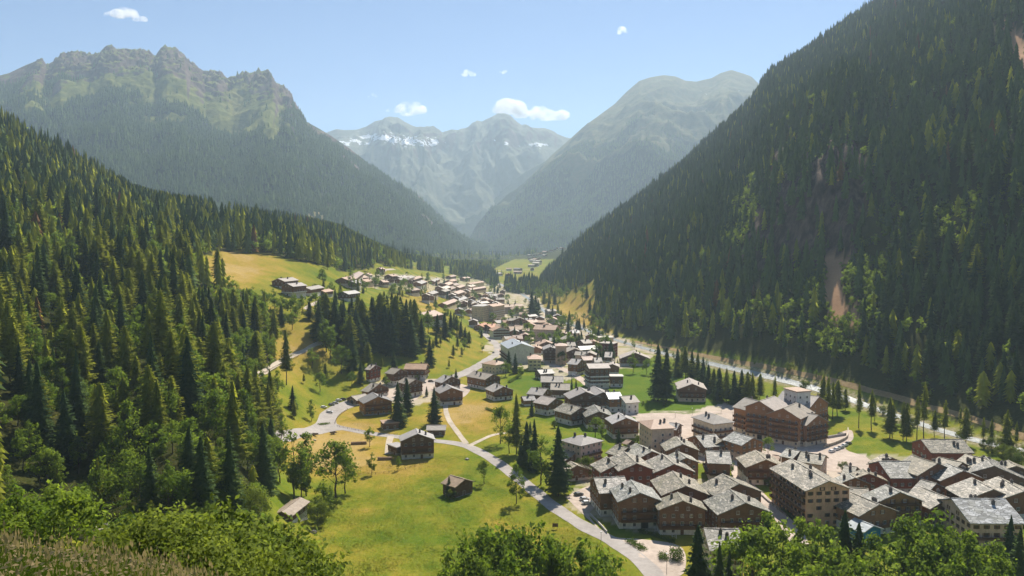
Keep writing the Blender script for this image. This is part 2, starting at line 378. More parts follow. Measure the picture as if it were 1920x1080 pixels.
def _terr(nt, b):
    P = gpos(nt)
    n1 = noise(nt, P, 0.035, 6, 0.6); n2 = noise(nt, P, 0.5, 5, 0.65); n3 = noise(nt, P, 3.0, 4, 0.7)
    d = math_n(nt, 'ADD', attr(nt, 'dry'), math_n(nt, 'MULTIPLY', math_n(nt, 'SUBTRACT', n2, 0.5), 0.55), True)
    d = math_n(nt, 'ADD', d, math_n(nt, 'MULTIPLY', math_n(nt, 'SUBTRACT', n1, 0.5), 0.5), True)
    g = ramp(nt, d, [(0.0, (0.11, 0.185, 0.014)), (0.3, (0.225, 0.245, 0.022)), (0.55, (0.345, 0.285, 0.036)), (0.8, (0.46, 0.31, 0.065)), (1.0, (0.52, 0.36, 0.13))])
    st = noise(nt, scaled(nt, P, (0.9, 0.12, .3)), 0.7, 5, 0.7, 1.2); fl_ = noise(nt, P, 0.9, 3, 0.75)
    g = mix(nt, 0.5, g, ramp(nt, st, [(0.3, (0.60, 0.66, 0.60)), (0.7, (1.0, 1.0, 1.0))]), 'MULTIPLY')
    g = mix(nt, math_n(nt, 'MULTIPLY', ramp(nt, fl_, [(0.62, (0, 0, 0)), (0.72, (1, 1, 1))]), math_n(nt, 'MULTIPLY', ramp(nt, n1, [(.5, (0, 0, 0)), (.62, (1, 1, 1))]), .55)), g, (0.50, 0.44, 0.20))
    g = mix(nt, 0.7, g, ramp(nt, n3, [(0.25, (0.45, 0.45, 0.45)), (0.75, (1.0, 1.0, 1.0))]), 'MULTIPLY')
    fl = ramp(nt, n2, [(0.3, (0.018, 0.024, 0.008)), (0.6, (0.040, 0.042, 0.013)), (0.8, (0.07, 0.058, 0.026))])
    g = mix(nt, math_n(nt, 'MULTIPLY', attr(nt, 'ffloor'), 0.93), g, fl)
    gr = ramp(nt, n2, [(0.25, (0.26, 0.22, 0.17)), (0.75, (0.50, 0.44, 0.36))])
    rv = ramp(nt, n2, [(0.36, (0.10, 0.12, 0.03)), (0.5, (0.26, 0.22, 0.12)), (0.7, (0.38, 0.34, 0.28))])
    g = mix(nt, attr(nt, 'gravel'), g, rv)
    yn = math_n(nt, 'MULTIPLY', attr(nt, 'yard'), ramp(nt, noise(nt, P, 0.06, 4, 0.6), [(0.36, (0, 0, 0)), (0.5, (1, 1, 1))]))
    g = mix(nt, yn, g, mix(nt, n2, (0.40, 0.33, 0.25), (0.58, 0.50, 0.42)))
    rk = ramp(nt, noise(nt, scaled(nt, P, (1, 1, 0.35)), 0.12, 8, 0.7), [(0.36, (0.020, 0.016, 0.013)), (0.5, (0.075, 0.054, 0.042)), (0.66, (0.18, 0.128, 0.098))])
    g = mix(nt, attr(nt, 'rock'), g, rk)
    g = mix(nt, attr(nt, 'scar'), g, mix(nt, n2, (0.30, 0.16, 0.085), (0.50, 0.31, 0.18)))
    nt.links.new(g, b.inputs['Base Color'])
    bump(nt, b, n2, 0.8, 0.5)
m_terr = mat('valley_ground', _terr)
tv = np.stack([GX, GY, ZG], -1).reshape(-1, 3)
terr = link(bpy.data.objects.new('terrain', mesh_np('terrain', tv, grid_faces(NV, NU), [m_terr], smooth=True,
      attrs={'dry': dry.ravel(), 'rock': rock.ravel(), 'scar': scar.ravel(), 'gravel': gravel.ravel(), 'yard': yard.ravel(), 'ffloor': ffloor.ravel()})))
tag(terr, 'green and straw coloured meadows of the valley floor and wooded slopes', 'terrain', kind='structure')

# ------------------------------------------------------------------ far mountains
def fan_mountain(name, sil, yr, y0, z0, p, amp, freq, mat_, nu, nv, seed, label, snow=None, back=0.22, warp=0.02, pat=None, crag=None):
    sx = np.array([960 + 0 * a + a for a, _ in sil], float) - 960; 
    pu = np.array([(a - 960) / F for a, _ in sil]); pr = np.array([r for _, r in sil])
    u = np.linspace(pu[0], pu[-1], nu)
    a_ = np.array([q[0] for q in yr]); b_ = np.array([q[1] for q in yr]); 
    c_ = np.array([q[0] for q in y0]); d_ = np.array([q[1] for q in y0])
    v = np.concatenate([np.linspace(0, 1, nv), 1 + np.linspace(0, back, nv // 6)[1:]])
    UU, VV = np.meshgrid(u, v)
    def R(uu): return np.interp(960 + F * uu, a_, b_)
    def B(uu): return np.interp(960 + F * uu, c_, d_)
    vv = np.clip(VV, 0, 1)
    Y = B(UU) + (R(UU) - B(UU)) * VV
    X = UU * Y
    wn = fbm(X * freq * 0.5 + seed, Y * freq * 0.5, 3)
    uw = UU + warp * (1 - vv) * wn
    rr = np.interp(uw, pu, pr); yy = R(uw)
    bb = (540 - rr) / F; zr = HC + (-SP + bb * CP) / (CP + bb * SP) * R(UU)
    prof = vv ** p
    Z = z0 + (zr - z0) * prof
    n = (ridged(X * freq + seed + 0.35 * wn, Y * freq * 0.55 + seed, 5, 0.52) - 0.55)
    Z = Z + amp * n * np.sin(np.pi * np.clip(vv, 0, 1)) ** 0.75
    if crag is not None:
        cm = crag(960 + F * UU, vv); Z = Z + cm * 33 * (ridged(X / 120 + seed, Y / 120 + Z / 140, 5, 0.62) - 0.3)
    Z = Z - np.maximum(VV - 1, 0) * (R(UU) - B(UU)) * 0.9
    px = 960 + F * X / (Y * CP - (Z - HC) * SP); py = 540 - F * (Y * SP + (Z - HC) * CP) / (Y * CP - (Z - HC) * SP)
    at = {'vv': vv.ravel()}
    for k, fn in (pat or {}).items(): at[k] = fn(px, py, X, Y, Z).ravel()
    o = link(bpy.data.objects.new(name, mesh_np(name, np.stack([X, Y, Z], -1).reshape(-1, 3), grid_faces(*X.shape), [mat_], smooth=True, attrs=at)))
    tag(o, label, 'mountain', kind='structure')
    return dict(X=X, Y=Y, Z=Z, px=px, py=py, vv=vv)
def _mtn(cols, rocky, fs):
    def f(nt, b):
        P = gpos(nt)
        n1 = noise(nt, P, 0.004 * fs, 8, 0.62); n2 = noise(nt, P, 0.02 * fs, 6, 0.65)
        nz = N(nt, 'ShaderNodeSeparateXYZ'); nt.links.new(N(nt, 'ShaderNodeNewGeometry').outputs['Normal'], nz.inputs[0])
        g = ramp(nt, n2, [(0.3, cols[0]), (0.55, cols[1]), (0.75, cols[2])])
        rk = ramp(nt, noise(nt, scaled(nt, P, (1, 1, 0.5)), 0.012 * fs, 9, 0.72), [(0.3, (0.040, 0.028, 0.023)), (0.5, (0.115, 0.080, 0.066)), (0.72, (0.235, 0.17, 0.14))])
        k = math_n(nt, 'ADD', attr(nt, 'rock'), math_n(nt, 'MULTIPLY', math_n(nt, 'SUBTRACT', n1, 0.5), 1.3))
        k = math_n(nt, 'ADD', k, math_n(nt, 'MULTIPLY', math_n(nt, 'SUBTRACT', rocky, nz.outputs[2]), 2.2))
        g = mix(nt, ramp(nt, k, [(0.35, (0, 0, 0)), (0.55, (1, 1, 1))]), g, rk)
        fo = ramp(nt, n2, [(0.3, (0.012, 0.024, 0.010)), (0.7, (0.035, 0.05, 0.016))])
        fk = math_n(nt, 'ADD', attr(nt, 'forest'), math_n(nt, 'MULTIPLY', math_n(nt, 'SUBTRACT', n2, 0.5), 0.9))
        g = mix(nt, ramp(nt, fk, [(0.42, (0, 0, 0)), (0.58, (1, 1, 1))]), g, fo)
        g = mix(nt, attr(nt, 'meadow'), g, mix(nt, n2, (0.30, 0.24, 0.08), (0.42, 0.36, 0.16)))
        sk = math_n(nt, 'ADD', attr(nt, 'snow'), math_n(nt, 'MULTIPLY', math_n(nt, 'SUBTRACT', noise(nt, scaled(nt, P, (1, 1, 2.6)), 0.016 * fs, 6, 0.62), 0.5), 3.0))
        g = mix(nt, ramp(nt, sk, [(0.5, (0, 0, 0)), (0.54, (1, 1, 1))]), g, (0.85, 0.87, 0.9))
        nt.links.new(g, b.inputs['Base Color']); bump(nt, b, n2, 14 / fs, 0.6)
    return f
m_left = mat('left_massif', _mtn([(0.070, 0.092, 0.018), (0.145, 0.155, 0.032), (0.22, 0.195, 0.065)], 0.60, 1.0))
m_mid = mat('right_mountain', _mtn([(0.07, 0.085, 0.03), (0.125, 0.12, 0.045), (0.20, 0.155, 0.08)], 0.58, 0.8))
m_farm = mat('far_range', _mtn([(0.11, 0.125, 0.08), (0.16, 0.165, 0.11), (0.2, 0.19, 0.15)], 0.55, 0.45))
Zero = lambda px, py, X, Y, Z: np.zeros(px.shape)
Bare = lambda px, py, X, Y, Z: np.full(px.shape, -3.0)
silA = [(-420, 170), (-250, 210), (-120, 175), (0, 145), (30, 137), (62, 122), (82, 114), (92, 118), (101, 131), (112, 124), (128, 110), (150, 108), (168, 110), (186, 108), (205, 94), (222, 89), (240, 94), (262, 100), (292, 104), (301, 109), (312, 95), (322, 90), (336, 95), (346, 98), (356, 104), (362, 116), (378, 126), (388, 138), (412, 137), (428, 145), (436, 150), (452, 147), (470, 142), (484, 141), (494, 139), (510, 137), (516, 145), (520, 160), (528, 167), (543, 170), (552, 182), (556, 200), (570, 212), (575, 226), (600, 240), (620, 252), (660, 280), (700, 312), (740, 340), (780, 362), (800, 380), (830, 410), (860, 436), (880, 458), (893, 478), (905, 490), (915, 500)]
yrA = [(-420, 4700), (0, 4800), (340, 5000), (520, 5000), (700, 4900), (915, 5600)]
y0A = [(-420, 2000), (0, 2200), (400, 2300), (600, 2400), (760, 2900), (915, 4600)]
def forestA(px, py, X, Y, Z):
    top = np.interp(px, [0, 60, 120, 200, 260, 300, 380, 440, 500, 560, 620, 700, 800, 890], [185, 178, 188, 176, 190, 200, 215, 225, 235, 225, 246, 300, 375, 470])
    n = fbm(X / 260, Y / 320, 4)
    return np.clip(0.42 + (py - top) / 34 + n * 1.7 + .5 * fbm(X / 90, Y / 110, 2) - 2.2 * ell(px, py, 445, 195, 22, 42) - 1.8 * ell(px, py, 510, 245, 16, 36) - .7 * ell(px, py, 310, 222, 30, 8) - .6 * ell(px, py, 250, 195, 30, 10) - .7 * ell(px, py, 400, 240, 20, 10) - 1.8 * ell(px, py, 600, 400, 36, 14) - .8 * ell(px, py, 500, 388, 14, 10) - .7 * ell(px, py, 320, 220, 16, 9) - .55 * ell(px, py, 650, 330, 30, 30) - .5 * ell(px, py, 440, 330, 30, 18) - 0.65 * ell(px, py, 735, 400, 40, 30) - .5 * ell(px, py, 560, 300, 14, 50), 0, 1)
def rockA(px, py, X, Y, Z):
    top = np.interp(px, [0, 82, 101, 222, 322, 388, 440, 520, 600, 800], [145, 120, 140, 96, 96, 145, 152, 142, 240, 380])
    r = sstep(95, 8, py - top) * 1.05 - .05 - 1.2 * ell(px, py, 448, 190, 18, 34) - .6 * ell(px, py, 300, 170, 40, 16) - .3 * ell(px, py, 150, 175, 90, 10)
    r = r + 0.5 * ell(px, py, 735, 385, 45, 30) + .4 * ell(px, py, 650, 300, 30, 18) + .45 * ell(px, py, 840, 455, 26, 20) + .4 * ell(px, py, 555, 200, 20, 30)
    return r
cragA = lambda px, vv: sstep(0.70, 0.92, vv) * sstep(1.0, 0.965, vv) * sstep(620, 560, px) * sstep(40, 110, px) + 0.4 * ell(px, vv, 735, .55, 60, .3)
MA = fan_mountain('mountain', silA, yrA, y0A, 20, 1.12, 70, 1 / 620, m_left, 620, 300, 11.0, 'tall craggy brown massif with dark wooded lower flank, rising beyond the left hillside', warp=0.035, crag=cragA,
     pat={'forest': forestA, 'rock': rockA, 'snow': Bare, 'meadow': lambda px, py, X, Y, Z: np.clip(1.4 * ell(px, py, 600, 400, 30, 12) + .9 * ell(px, py, 500, 388, 13, 8) + .35 * ell(px, py, 445, 190, 16, 34), 0, 1) * sstep(-.3, .2, fbm(X / 60, Y / 60, 3) + .3)})
silC = [(760, 560), (840, 500), (868, 476), (882, 455), (900, 432), (950, 372), (1000, 325), (1040, 285), (1062, 266), (1090, 240), (1110, 225), (1150, 195), (1172, 172), (1195, 152), (1215, 145), (1240, 141), (1262, 143), (1280, 151), (1300, 153), (1330, 146), (1345, 137), (1365, 131), (1385, 137), (1402, 143), (1420, 160), (1500, 200), (1700, 260), (1950, 300)]
yrC = [(760, 6400), (900, 6600), (1240, 7600), (1950, 7600)]
y0C = [(760, 5800), (900, 5600), (1000, 4700), (1200, 4300), (1950, 4300)]
def forestC(px, py, X, Y, Z):
    top = np.interp(px, [900, 1000, 1060, 1150, 1250, 1400], [400, 330, 290, 262, 270, 300])
    return np.clip(0.5 + (py - top) / 60 + fbm(X / 330, Y / 400, 4) * 1.1 - .6 * ell(px, py, 960, 410, 20, 20) - .7 * ell(px, py, 1150, 360, 6, 40) - .5 * ell(px, py, 1080, 380, 5, 30), 0, 1)
MC = fan_mountain('mountain', silC, yrC, y0C, 30, 1.05, 150, 1 / 900, m_mid, 360, 240, 47.0, 'hazy rounded mountain with pale snow specks, standing beyond the right forest slope', warp=0.03,
     pat={'forest': forestC, 'rock': lambda px, py, X, Y, Z: 0.35 * sstep(230, 150, py) - .1, 'snow': lambda px, py, X, Y, Z: 0.7 * np.clip(ell(px, py, 1322, 178, 10, 6) + ell(px, py, 1310, 170, 12, 4) + ell(px, py, 1385, 170, 16, 4) + ell(px, py, 1350, 155, 5, 3) + ell(px, py, 1216, 161, 4, 3), 0, 1) * 2.7 - 1.6, 'meadow': lambda px, py, X, Y, Z: .6 * ell(px, py, 903, 440, 10, 14)})
silM = [(780, 560), (850, 470), (900, 398), (950, 350), (985, 322), (1010, 310), (1040, 296), (1080, 275), (1200, 255), (1400, 240)]
MM = fan_mountain('mountain', silM, [(780, 8000), (1400, 8200)], [(780, 6900), (1400, 6900)], 60, 1.0, 160, 1 / 900, m_mid, 160, 120, 63.0, 'hazy blue wooded spur running down between the two bigger mountains', warp=0.02,
     pat={'forest': lambda px, py, X, Y, Z: np.clip(.9 - 1.2 * ell(px, py, 905, 366, 14, 7), 0, 1), 'rock': Zero, 'snow': Bare, 'meadow': lambda px, py, X, Y, Z: ell(px, py, 905, 366, 12, 5)})
silB = [(430, 330), (560, 280), (612, 250), (622, 246), (634, 242), (650, 244), (672, 243), (690, 237), (706, 227), (722, 224), (738, 222), (748, 220), (760, 228), (780, 238), (800, 242), (826, 244), (830, 249), (850, 245), (872, 244), (884, 238), (895, 228), (906, 229), (920, 224), (934, 216), (946, 213), (956, 216), (966, 226), (978, 237), (986, 235), (996, 241), (1020, 240), (1036, 245), (1046, 252), (1062, 258), (1085, 262), (1150, 275), (1300, 290)]
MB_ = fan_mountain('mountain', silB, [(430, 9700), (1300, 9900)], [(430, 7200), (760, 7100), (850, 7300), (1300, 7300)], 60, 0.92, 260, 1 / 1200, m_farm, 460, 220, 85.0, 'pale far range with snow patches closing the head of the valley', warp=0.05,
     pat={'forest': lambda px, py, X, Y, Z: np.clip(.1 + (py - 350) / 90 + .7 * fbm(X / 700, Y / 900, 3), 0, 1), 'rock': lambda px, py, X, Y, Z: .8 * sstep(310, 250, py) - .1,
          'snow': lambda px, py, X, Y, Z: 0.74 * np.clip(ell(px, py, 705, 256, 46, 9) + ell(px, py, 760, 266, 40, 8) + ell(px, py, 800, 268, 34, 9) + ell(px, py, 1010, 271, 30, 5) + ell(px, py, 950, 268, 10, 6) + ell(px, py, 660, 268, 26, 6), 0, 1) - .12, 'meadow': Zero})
# ------------------------------------------------------------------ foliage materials
def foliage(name, c0, c1, trans=0.35, thue=(1.25, 1.3, 0.6)):
    m = bpy.data.materials.new(name); m.use_nodes = True; nt = m.node_tree
    b = nt.nodes['Principled BSDF']; out = nt.nodes['Material Output']
    b.inputs['Roughness'].default_value = 0.7; b.inputs['Specular IOR Level'].default_value = 0.02
    t = attr(nt, 'tint'); r = N(nt, 'ShaderNodeNewGeometry').outputs['Random Per Island']
    oi = N(nt, 'ShaderNodeObjectInfo').outputs['Random']
    k = math_n(nt, 'ADD', math_n(nt, 'MULTIPLY', t, 0.62), math_n(nt, 'MULTIPLY', r, 0.28))
    k = math_n(nt, 'ADD', k, math_n(nt, 'MULTIPLY', math_n(nt, 'SUBTRACT', oi, 0.5), 0.4), True)
    c = ramp(nt, k, [(0.0, c0), (1.0, c1)])
    nt.links.new(c, b.inputs['Base Color'])
    vt = N(nt, 'ShaderNodeVectorTransform', vector_type='NORMAL', convert_from='OBJECT', convert_to='WORLD'); nt.links.new(attr(nt, 'nrm', 'Vector'), vt.inputs[0])
    va = N(nt, 'ShaderNodeVectorMath', operation='SCALE'); va.inputs['Scale'].default_value = 0.38; nt.links.new(N(nt, 'ShaderNodeNewGeometry').outputs['Normal'], va.inputs[0])
    vs = N(nt, 'ShaderNodeVectorMath', operation='ADD'); nt.links.new(vt.outputs[0], vs.inputs[0]); nt.links.new(va.outputs[0], vs.inputs[1])
    vn = N(nt, 'ShaderNodeVectorMath', operation='NORMALIZE'); nt.links.new(vs.outputs[0], vn.inputs[0]); nt.links.new(vn.outputs[0], b.inputs['Normal'])
    tr = N(nt, 'ShaderNodeBsdfTranslucent'); nt.links.new(mix(nt, 1.0, c, thue, 'MULTIPLY'), tr.inputs['Color'])
    ms = N(nt, 'ShaderNodeMixShader'); ms.inputs[0].default_value = trans
    nt.links.new(b.outputs[0], ms.inputs[1]); nt.links.new(tr.outputs[0], ms.inputs[2]); nt.links.new(ms.outputs[0], out.inputs['Surface'])
    return m
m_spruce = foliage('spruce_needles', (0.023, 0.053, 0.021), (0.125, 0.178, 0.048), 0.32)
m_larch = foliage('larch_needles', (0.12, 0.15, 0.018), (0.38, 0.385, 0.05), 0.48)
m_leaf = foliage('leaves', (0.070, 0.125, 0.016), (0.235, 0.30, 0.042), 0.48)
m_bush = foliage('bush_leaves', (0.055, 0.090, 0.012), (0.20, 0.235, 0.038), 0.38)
m_dead = foliage('dry_needles', (0.14, 0.07, 0.03), (0.24, 0.14, 0.05), 0.25)
def _bark(nt, b):
    n = noise(nt, scaled(nt, opos(nt), (6, 6, 1.2)), 2.0, 5, 0.7)
    nt.links.new(ramp(nt, n, [(0.3, (0.035, 0.026, 0.020)), (0.7, (0.13, 0.10, 0.075))]), b.inputs['Base Color']); bump(nt, b, n, 0.05, 0.8)
m_bark = mat('bark', _bark)
# ------------------------------------------------------------------ tree prototypes (height 1 = metres given)
class TP:
    def __init__(s): s.v = []; s.f = []; s.t = []
    def tri(s, a, b, c, t): i = len(s.v); s.v += [a, b, c]; s.t += [t] * 3; s.f.append((i, i + 1, i + 2))
    def arr(s): return np.array(s.v, np.float32), np.array(s.f, np.int32), np.array(s.t, np.float32)
def conifer(h, R, whorls, nb, sprigs, seed, start=0.12, droop=0.35, taper=0.85, gap=0.0, thin=1.0):
    r = random.Random(seed); T = TP()
    for w in range(whorls):
        t = (w + r.random() * 0.5) / whorls
        z0 = h * (start + (1 - start) * t)
        rad = R * max(0.05, (1 - t) ** taper) * (0.6 + 0.4 * min(1, t * 5 + 0.35))
        n = max(3, int(nb * (0.55 + 0.45 * (1 - t)) + r.random()))
        ph = r.random() * 6.28
        for k in range(n):
            if r.random() < gap: continue
            a = ph + 6.283 * k / n + r.uniform(-.35, .35); L = rad * r.uniform(0.68, 1.15)
            ca, sa = math.cos(a), math.sin(a); dr = droop * r.uniform(0.6, 1.4)
            def P(q, off, dz=0): # along the branch q 0..1, sideways off
                rr = L * q; z = z0 - dr * L * (q ** 0.8) + 0.18 * L * q * q + dz
                return (ca * rr - sa * off, sa * rr + ca * off, z)
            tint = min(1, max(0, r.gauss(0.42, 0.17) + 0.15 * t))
            if sprigs == 0:
                wd = L * 0.42 * thin
                T.tri(P(0.02, 0), P(0.55, wd, -0.12 * L), P(1, 0), tint); T.tri(P(0.02, 0), P(1, 0), P(0.55, -wd, -0.12 * L), tint)
            else:
                for q_ in range(sprigs):
                    q = (q_ + 0.35 + r.random() * 0.5) / sprigs; sd = 1 if q_ % 2 else -1
                    wd = L * (0.20 + 0.22 * (1 - q)) * r.uniform(.7, 1.25) * thin + 0.18
                    b0 = P(max(0, q - 0.16), 0); b1 = P(min(1, q + 0.13), 0, 0.02)
                    tip = P(min(1.12, q + 0.22 * r.random() + 0.05), sd * wd, -0.35 * wd * r.uniform(.5, 1.6))
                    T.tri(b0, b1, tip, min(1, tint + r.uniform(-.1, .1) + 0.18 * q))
                T.tri(P(0.72, -0.14 * L * thin), P(0.72, 0.14 * L * thin), P(1.1, 0), min(1, tint + .15))
    starcones(T, h * .99, R, max(5, whorls // 3), 6, r, start + .02, taper, .62, .05, gap * 1.2)
    T.tri((-.12, 0, h * .93), (.12, 0.05, h * .93), (0, 0, h * 1.02), .5); T.tri((0, -.12, h * .93), (0, .12, h * .93), (0, 0, h * 1.02), .5)
    return T.arr()
def starcones(T, h, R, tiers, n, r, start, taper=.85, k=1.0, dark=0.0, open_=.0):
    for w in range(tiers):
        t = (w + .0) / tiers; zb = h * (start + (1 - start) * t); zt = min(h * 1.01, zb + h * (1 - start) / tiers * (1.9 + .5 * r.random()))
        rad = R * k * max(.07, (1 - t) ** taper) * (.72 + .28 * min(1, t * 6 + .3)) * r.uniform(.85, 1.12); ph = r.random() * 6.28; ring = []
        ox, oy = r.uniform(-.04, .04) * R, r.uniform(-.04, .04) * R
        for i in range(2 * n):
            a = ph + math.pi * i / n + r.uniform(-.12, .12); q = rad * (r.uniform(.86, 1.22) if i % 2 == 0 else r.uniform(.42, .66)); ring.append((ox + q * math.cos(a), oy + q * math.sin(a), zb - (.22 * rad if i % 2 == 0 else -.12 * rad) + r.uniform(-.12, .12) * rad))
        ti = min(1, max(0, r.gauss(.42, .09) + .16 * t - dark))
        for i in range(2 * n):
            if r.random() < open_: continue
            T.tri((ox, oy, zt), ring[i], ring[(i + 1) % (2 * n)], min(1, max(0, ti + r.gauss(0, .10))))
def solid(h, R, tiers, n, seed, start=.06, taper=.85, open_=0.0):
    T = TP(); starcones(T, h, R, tiers, n, random.Random(seed), start, taper, open_=open_); return T.arr()
def broadleaf(h, R, clumps, leaves, size, seed, base=0.22, tall=1.0):
    r = random.Random(seed); T = TP(); cz = h * (base + (1 - base) * 0.5); rz = h * (1 - base) * 0.5
    cs = []
    # a few main boughs, each carrying clumps, give an uneven outline
    boughs = [(r.uniform(0, 6.28), r.uniform(-.75, .95), r.uniform(.55, 1.0)) for _ in range(max(5, clumps // 7))]
    for i in range(clumps):
        a, u, q = r.choice(boughs); a += r.gauss(0, .45); u = max(-1, min(1, u + r.gauss(0, .22))); q = min(1.08, max(.25, q + r.gauss(0, .13)))
        s = math.sqrt(max(0, 1 - u * u)) * (1.0 if u > -.3 else .8)
        cs.append((R * q * s * math.cos(a), R * q * s * math.sin(a), cz + rz * q * u))
    for c in cs:
        cr = R * r.uniform(.20, .36); ct = min(1, max(0, r.gauss(.45, .16)))
        for l in range(leaves):
            d = Vector((r.gauss(0, 1), r.gauss(0, 1), r.gauss(0, .8))); d.normalize(); p = Vector(c) + d * (cr * r.random() ** 0.5)
            n = (d + Vector((r.gauss(0, .6), r.gauss(0, .6), r.gauss(.35, .6)))).normalized()
            x = n.orthogonal().normalized(); ang = r.random() * 6.28; x = (Matrix.Rotation(ang, 3, n) @ x); y = n.cross(x)
            s = size * r.uniform(.6, 1.3); t = min(1, max(0, ct + r.gauss(0, .14)))
            a_, b_, c_, d_ = p - x * s, p + y * s * .55, p + x * s, p - y * s * .55
            T.tri(tuple(a_), tuple(b_), tuple(c_), t); T.tri(tuple(a_), tuple(c_), tuple(d_), t)
    return T.arr(), cs
def trunk_mesh(name, h, r0, top=0.96, limbs=(), seed=0):
    r = random.Random(seed); m = MB(); n = 5; pts = [Vector((0, 0, -0.8))]
    for i in range(1, n + 1): pts.append(Vector((r.gauss(0, .012 * h) if i < n else 0, r.gauss(0, .012 * h) if i < n else 0, h * top * i / n)))
    for i in range(n): m.tube(pts[i], pts[i + 1], r0 * (1 - i / n * .92), r0 * (1 - (i + 1) / n * .92), 7)
    for c in limbs:
        zz = max(.15 * h, c[2] * .62); k = min(n - 1, int(zz / (h * top) * n)); m.tube(pts[k].lerp(pts[k + 1], .5), Vector(c), r0 * .3, r0 * .07, 5)
    return m.mesh(name, m_bark)
def crown_normals(v, kind):
    # soft normals pointing out of the crown, so that a crown shades as one rounded body
    if kind == 'c':
        n = v * np.array([1, 1, 0]); n[:, 2] = 0.35 * np.linalg.norm(n[:, :2], axis=1) + 0.6 * np.clip((v[:, 2] / v[:, 2].max() - .75) * 3, 0, 1) + .02
    else:
        n = v - np.array([0, 0, v[:, 2].max() * .45]); n[:, 2] += 1.0
    return n / np.maximum(np.linalg.norm(n, axis=1, keepdims=True), 1e-5)
def tri_mesh(name, arr, mats, smooth=False, kind='c'): return mesh_np(name, arr[0], arr[1], mats, None, smooth, {'tint': arr[2], 'nrm': crown_normals(arr[0], kind)})
PROTO = {}   # kind -> list of (crown mesh, trunk mesh, height)
def reg(kind, crown, trunk, h): PROTO.setdefault(kind, []).append((crown, trunk, h))
for s in range(4):
    h = 30.0
    reg('spruce', tri_mesh('spruce_crown', conifer(h, 6.4 + .8 * (s % 2), 34, 8, 9, 100 + s, start=.06 + .05 * (s == 2), droop=.42, taper=.78 - .08 * (s % 3)), [m_spruce]), trunk_mesh('spruce_trunk', h, .42, seed=s), h)
    reg('larch', tri_mesh('larch_crown', conifer(h, 5.9 + .5 * (s % 2), 27, 7, 9, 200 + s, start=.16 + .06 * (s % 3), droop=.22, taper=(.62, .45, .55, .40)[s], gap=.12, thin=.95), [m_larch]), trunk_mesh('larch_trunk', h, .36, seed=s + 10), h)
    a, c = broadleaf(16.0, 5.2 if s % 2 else 4.4, 70, 22, .42, 300 + s, base=.16)
    reg('broadleaf', tri_mesh('leaf_crown', a, [m_leaf], kind='l'), trunk_mesh('leaf_trunk', 16, .30, .8, random.Random(s).sample(c, 14), s + 20), 16.0)
for s in range(2):
    reg('thinlarch', tri_mesh('larch_crown', conifer(30, 3.9, 20, 6, 9, 250 + s, start=.34, droop=.18, taper=.55, gap=.2), [m_larch]), trunk_mesh('larch_trunk', 30, .34, seed=s + 15), 30.0)
    a, c = broadleaf(12.0, 5.6, 110, 60, .24, 400 + s, base=.02)
    reg('bush', tri_mesh('bush_crown', a, [m_bush], kind='l'), trunk_mesh('bush_trunk', 12, .22, .75, random.Random(s).sample(c, 16), s + 30), 12.0)
    a, c = broadleaf(18.0, 4.0, 80, 26, .36, 450 + s, base=.12)
    reg('poplar', tri_mesh('leaf_crown', a, [m_leaf], kind='l'), trunk_mesh('leaf_trunk', 18, .26, .85, random.Random(s).sample(c, 14), s + 40), 18.0)
MIDS = [solid(30, 5.5 + .6 * (s % 3), 8, 5, 500 + s, start=.05, taper=.72) for s in range(5)] + [solid(30, 5.5, 7, 5, 520 + s, start=.10, taper=.58, open_=.06) for s in range(4)]
MID2 = [solid(30, 5.6 + .6 * (s % 3), 12, 7, 540 + s, start=.05, taper=.72 + .05 * (s % 3)) for s in range(5)] + [solid(30, 5.4 + .6 * (s % 3), 10, 6, 560 + s, start=.12, taper=(.58, .42, .5, .36)[s], open_=.10) for s in range(4)]
FARS = [solid(30, 5.2, 5, 4, 600 + s, start=.03) for s in range(5)]
def cone_proto(seed):
    r = random.Random(seed); T = TP(); n = 5; ph = r.random() * 6
    for z0, z1, R in ((0.02, .62, .19), (.4, 1.0, .12)):
        for k in range(n):
            a = ph + 6.283 * k / n; b = ph + 6.283 * (k + 1) / n; rr = R * r.uniform(.8, 1.2)
            T.tri((math.cos(a) * rr * 30, math.sin(a) * rr * 30, z0 * 30), (math.cos(b) * rr * 30, math.sin(b) * rr * 30, z0 * 30), (0, 0, z1 * 30), r.uniform(.3, .6))
    return T.arr()
CONES = [cone_proto(s) for s in range(4)]
BL_MID = [broadleaf(16, 5.4, 26, 9, .95, 700 + s, base=.08)[0] for s in range(4)]
BL_FAR = [broadleaf(16, 5.6, 16, 5, 1.5, 720 + s, base=.05)[0] for s in range(4)]
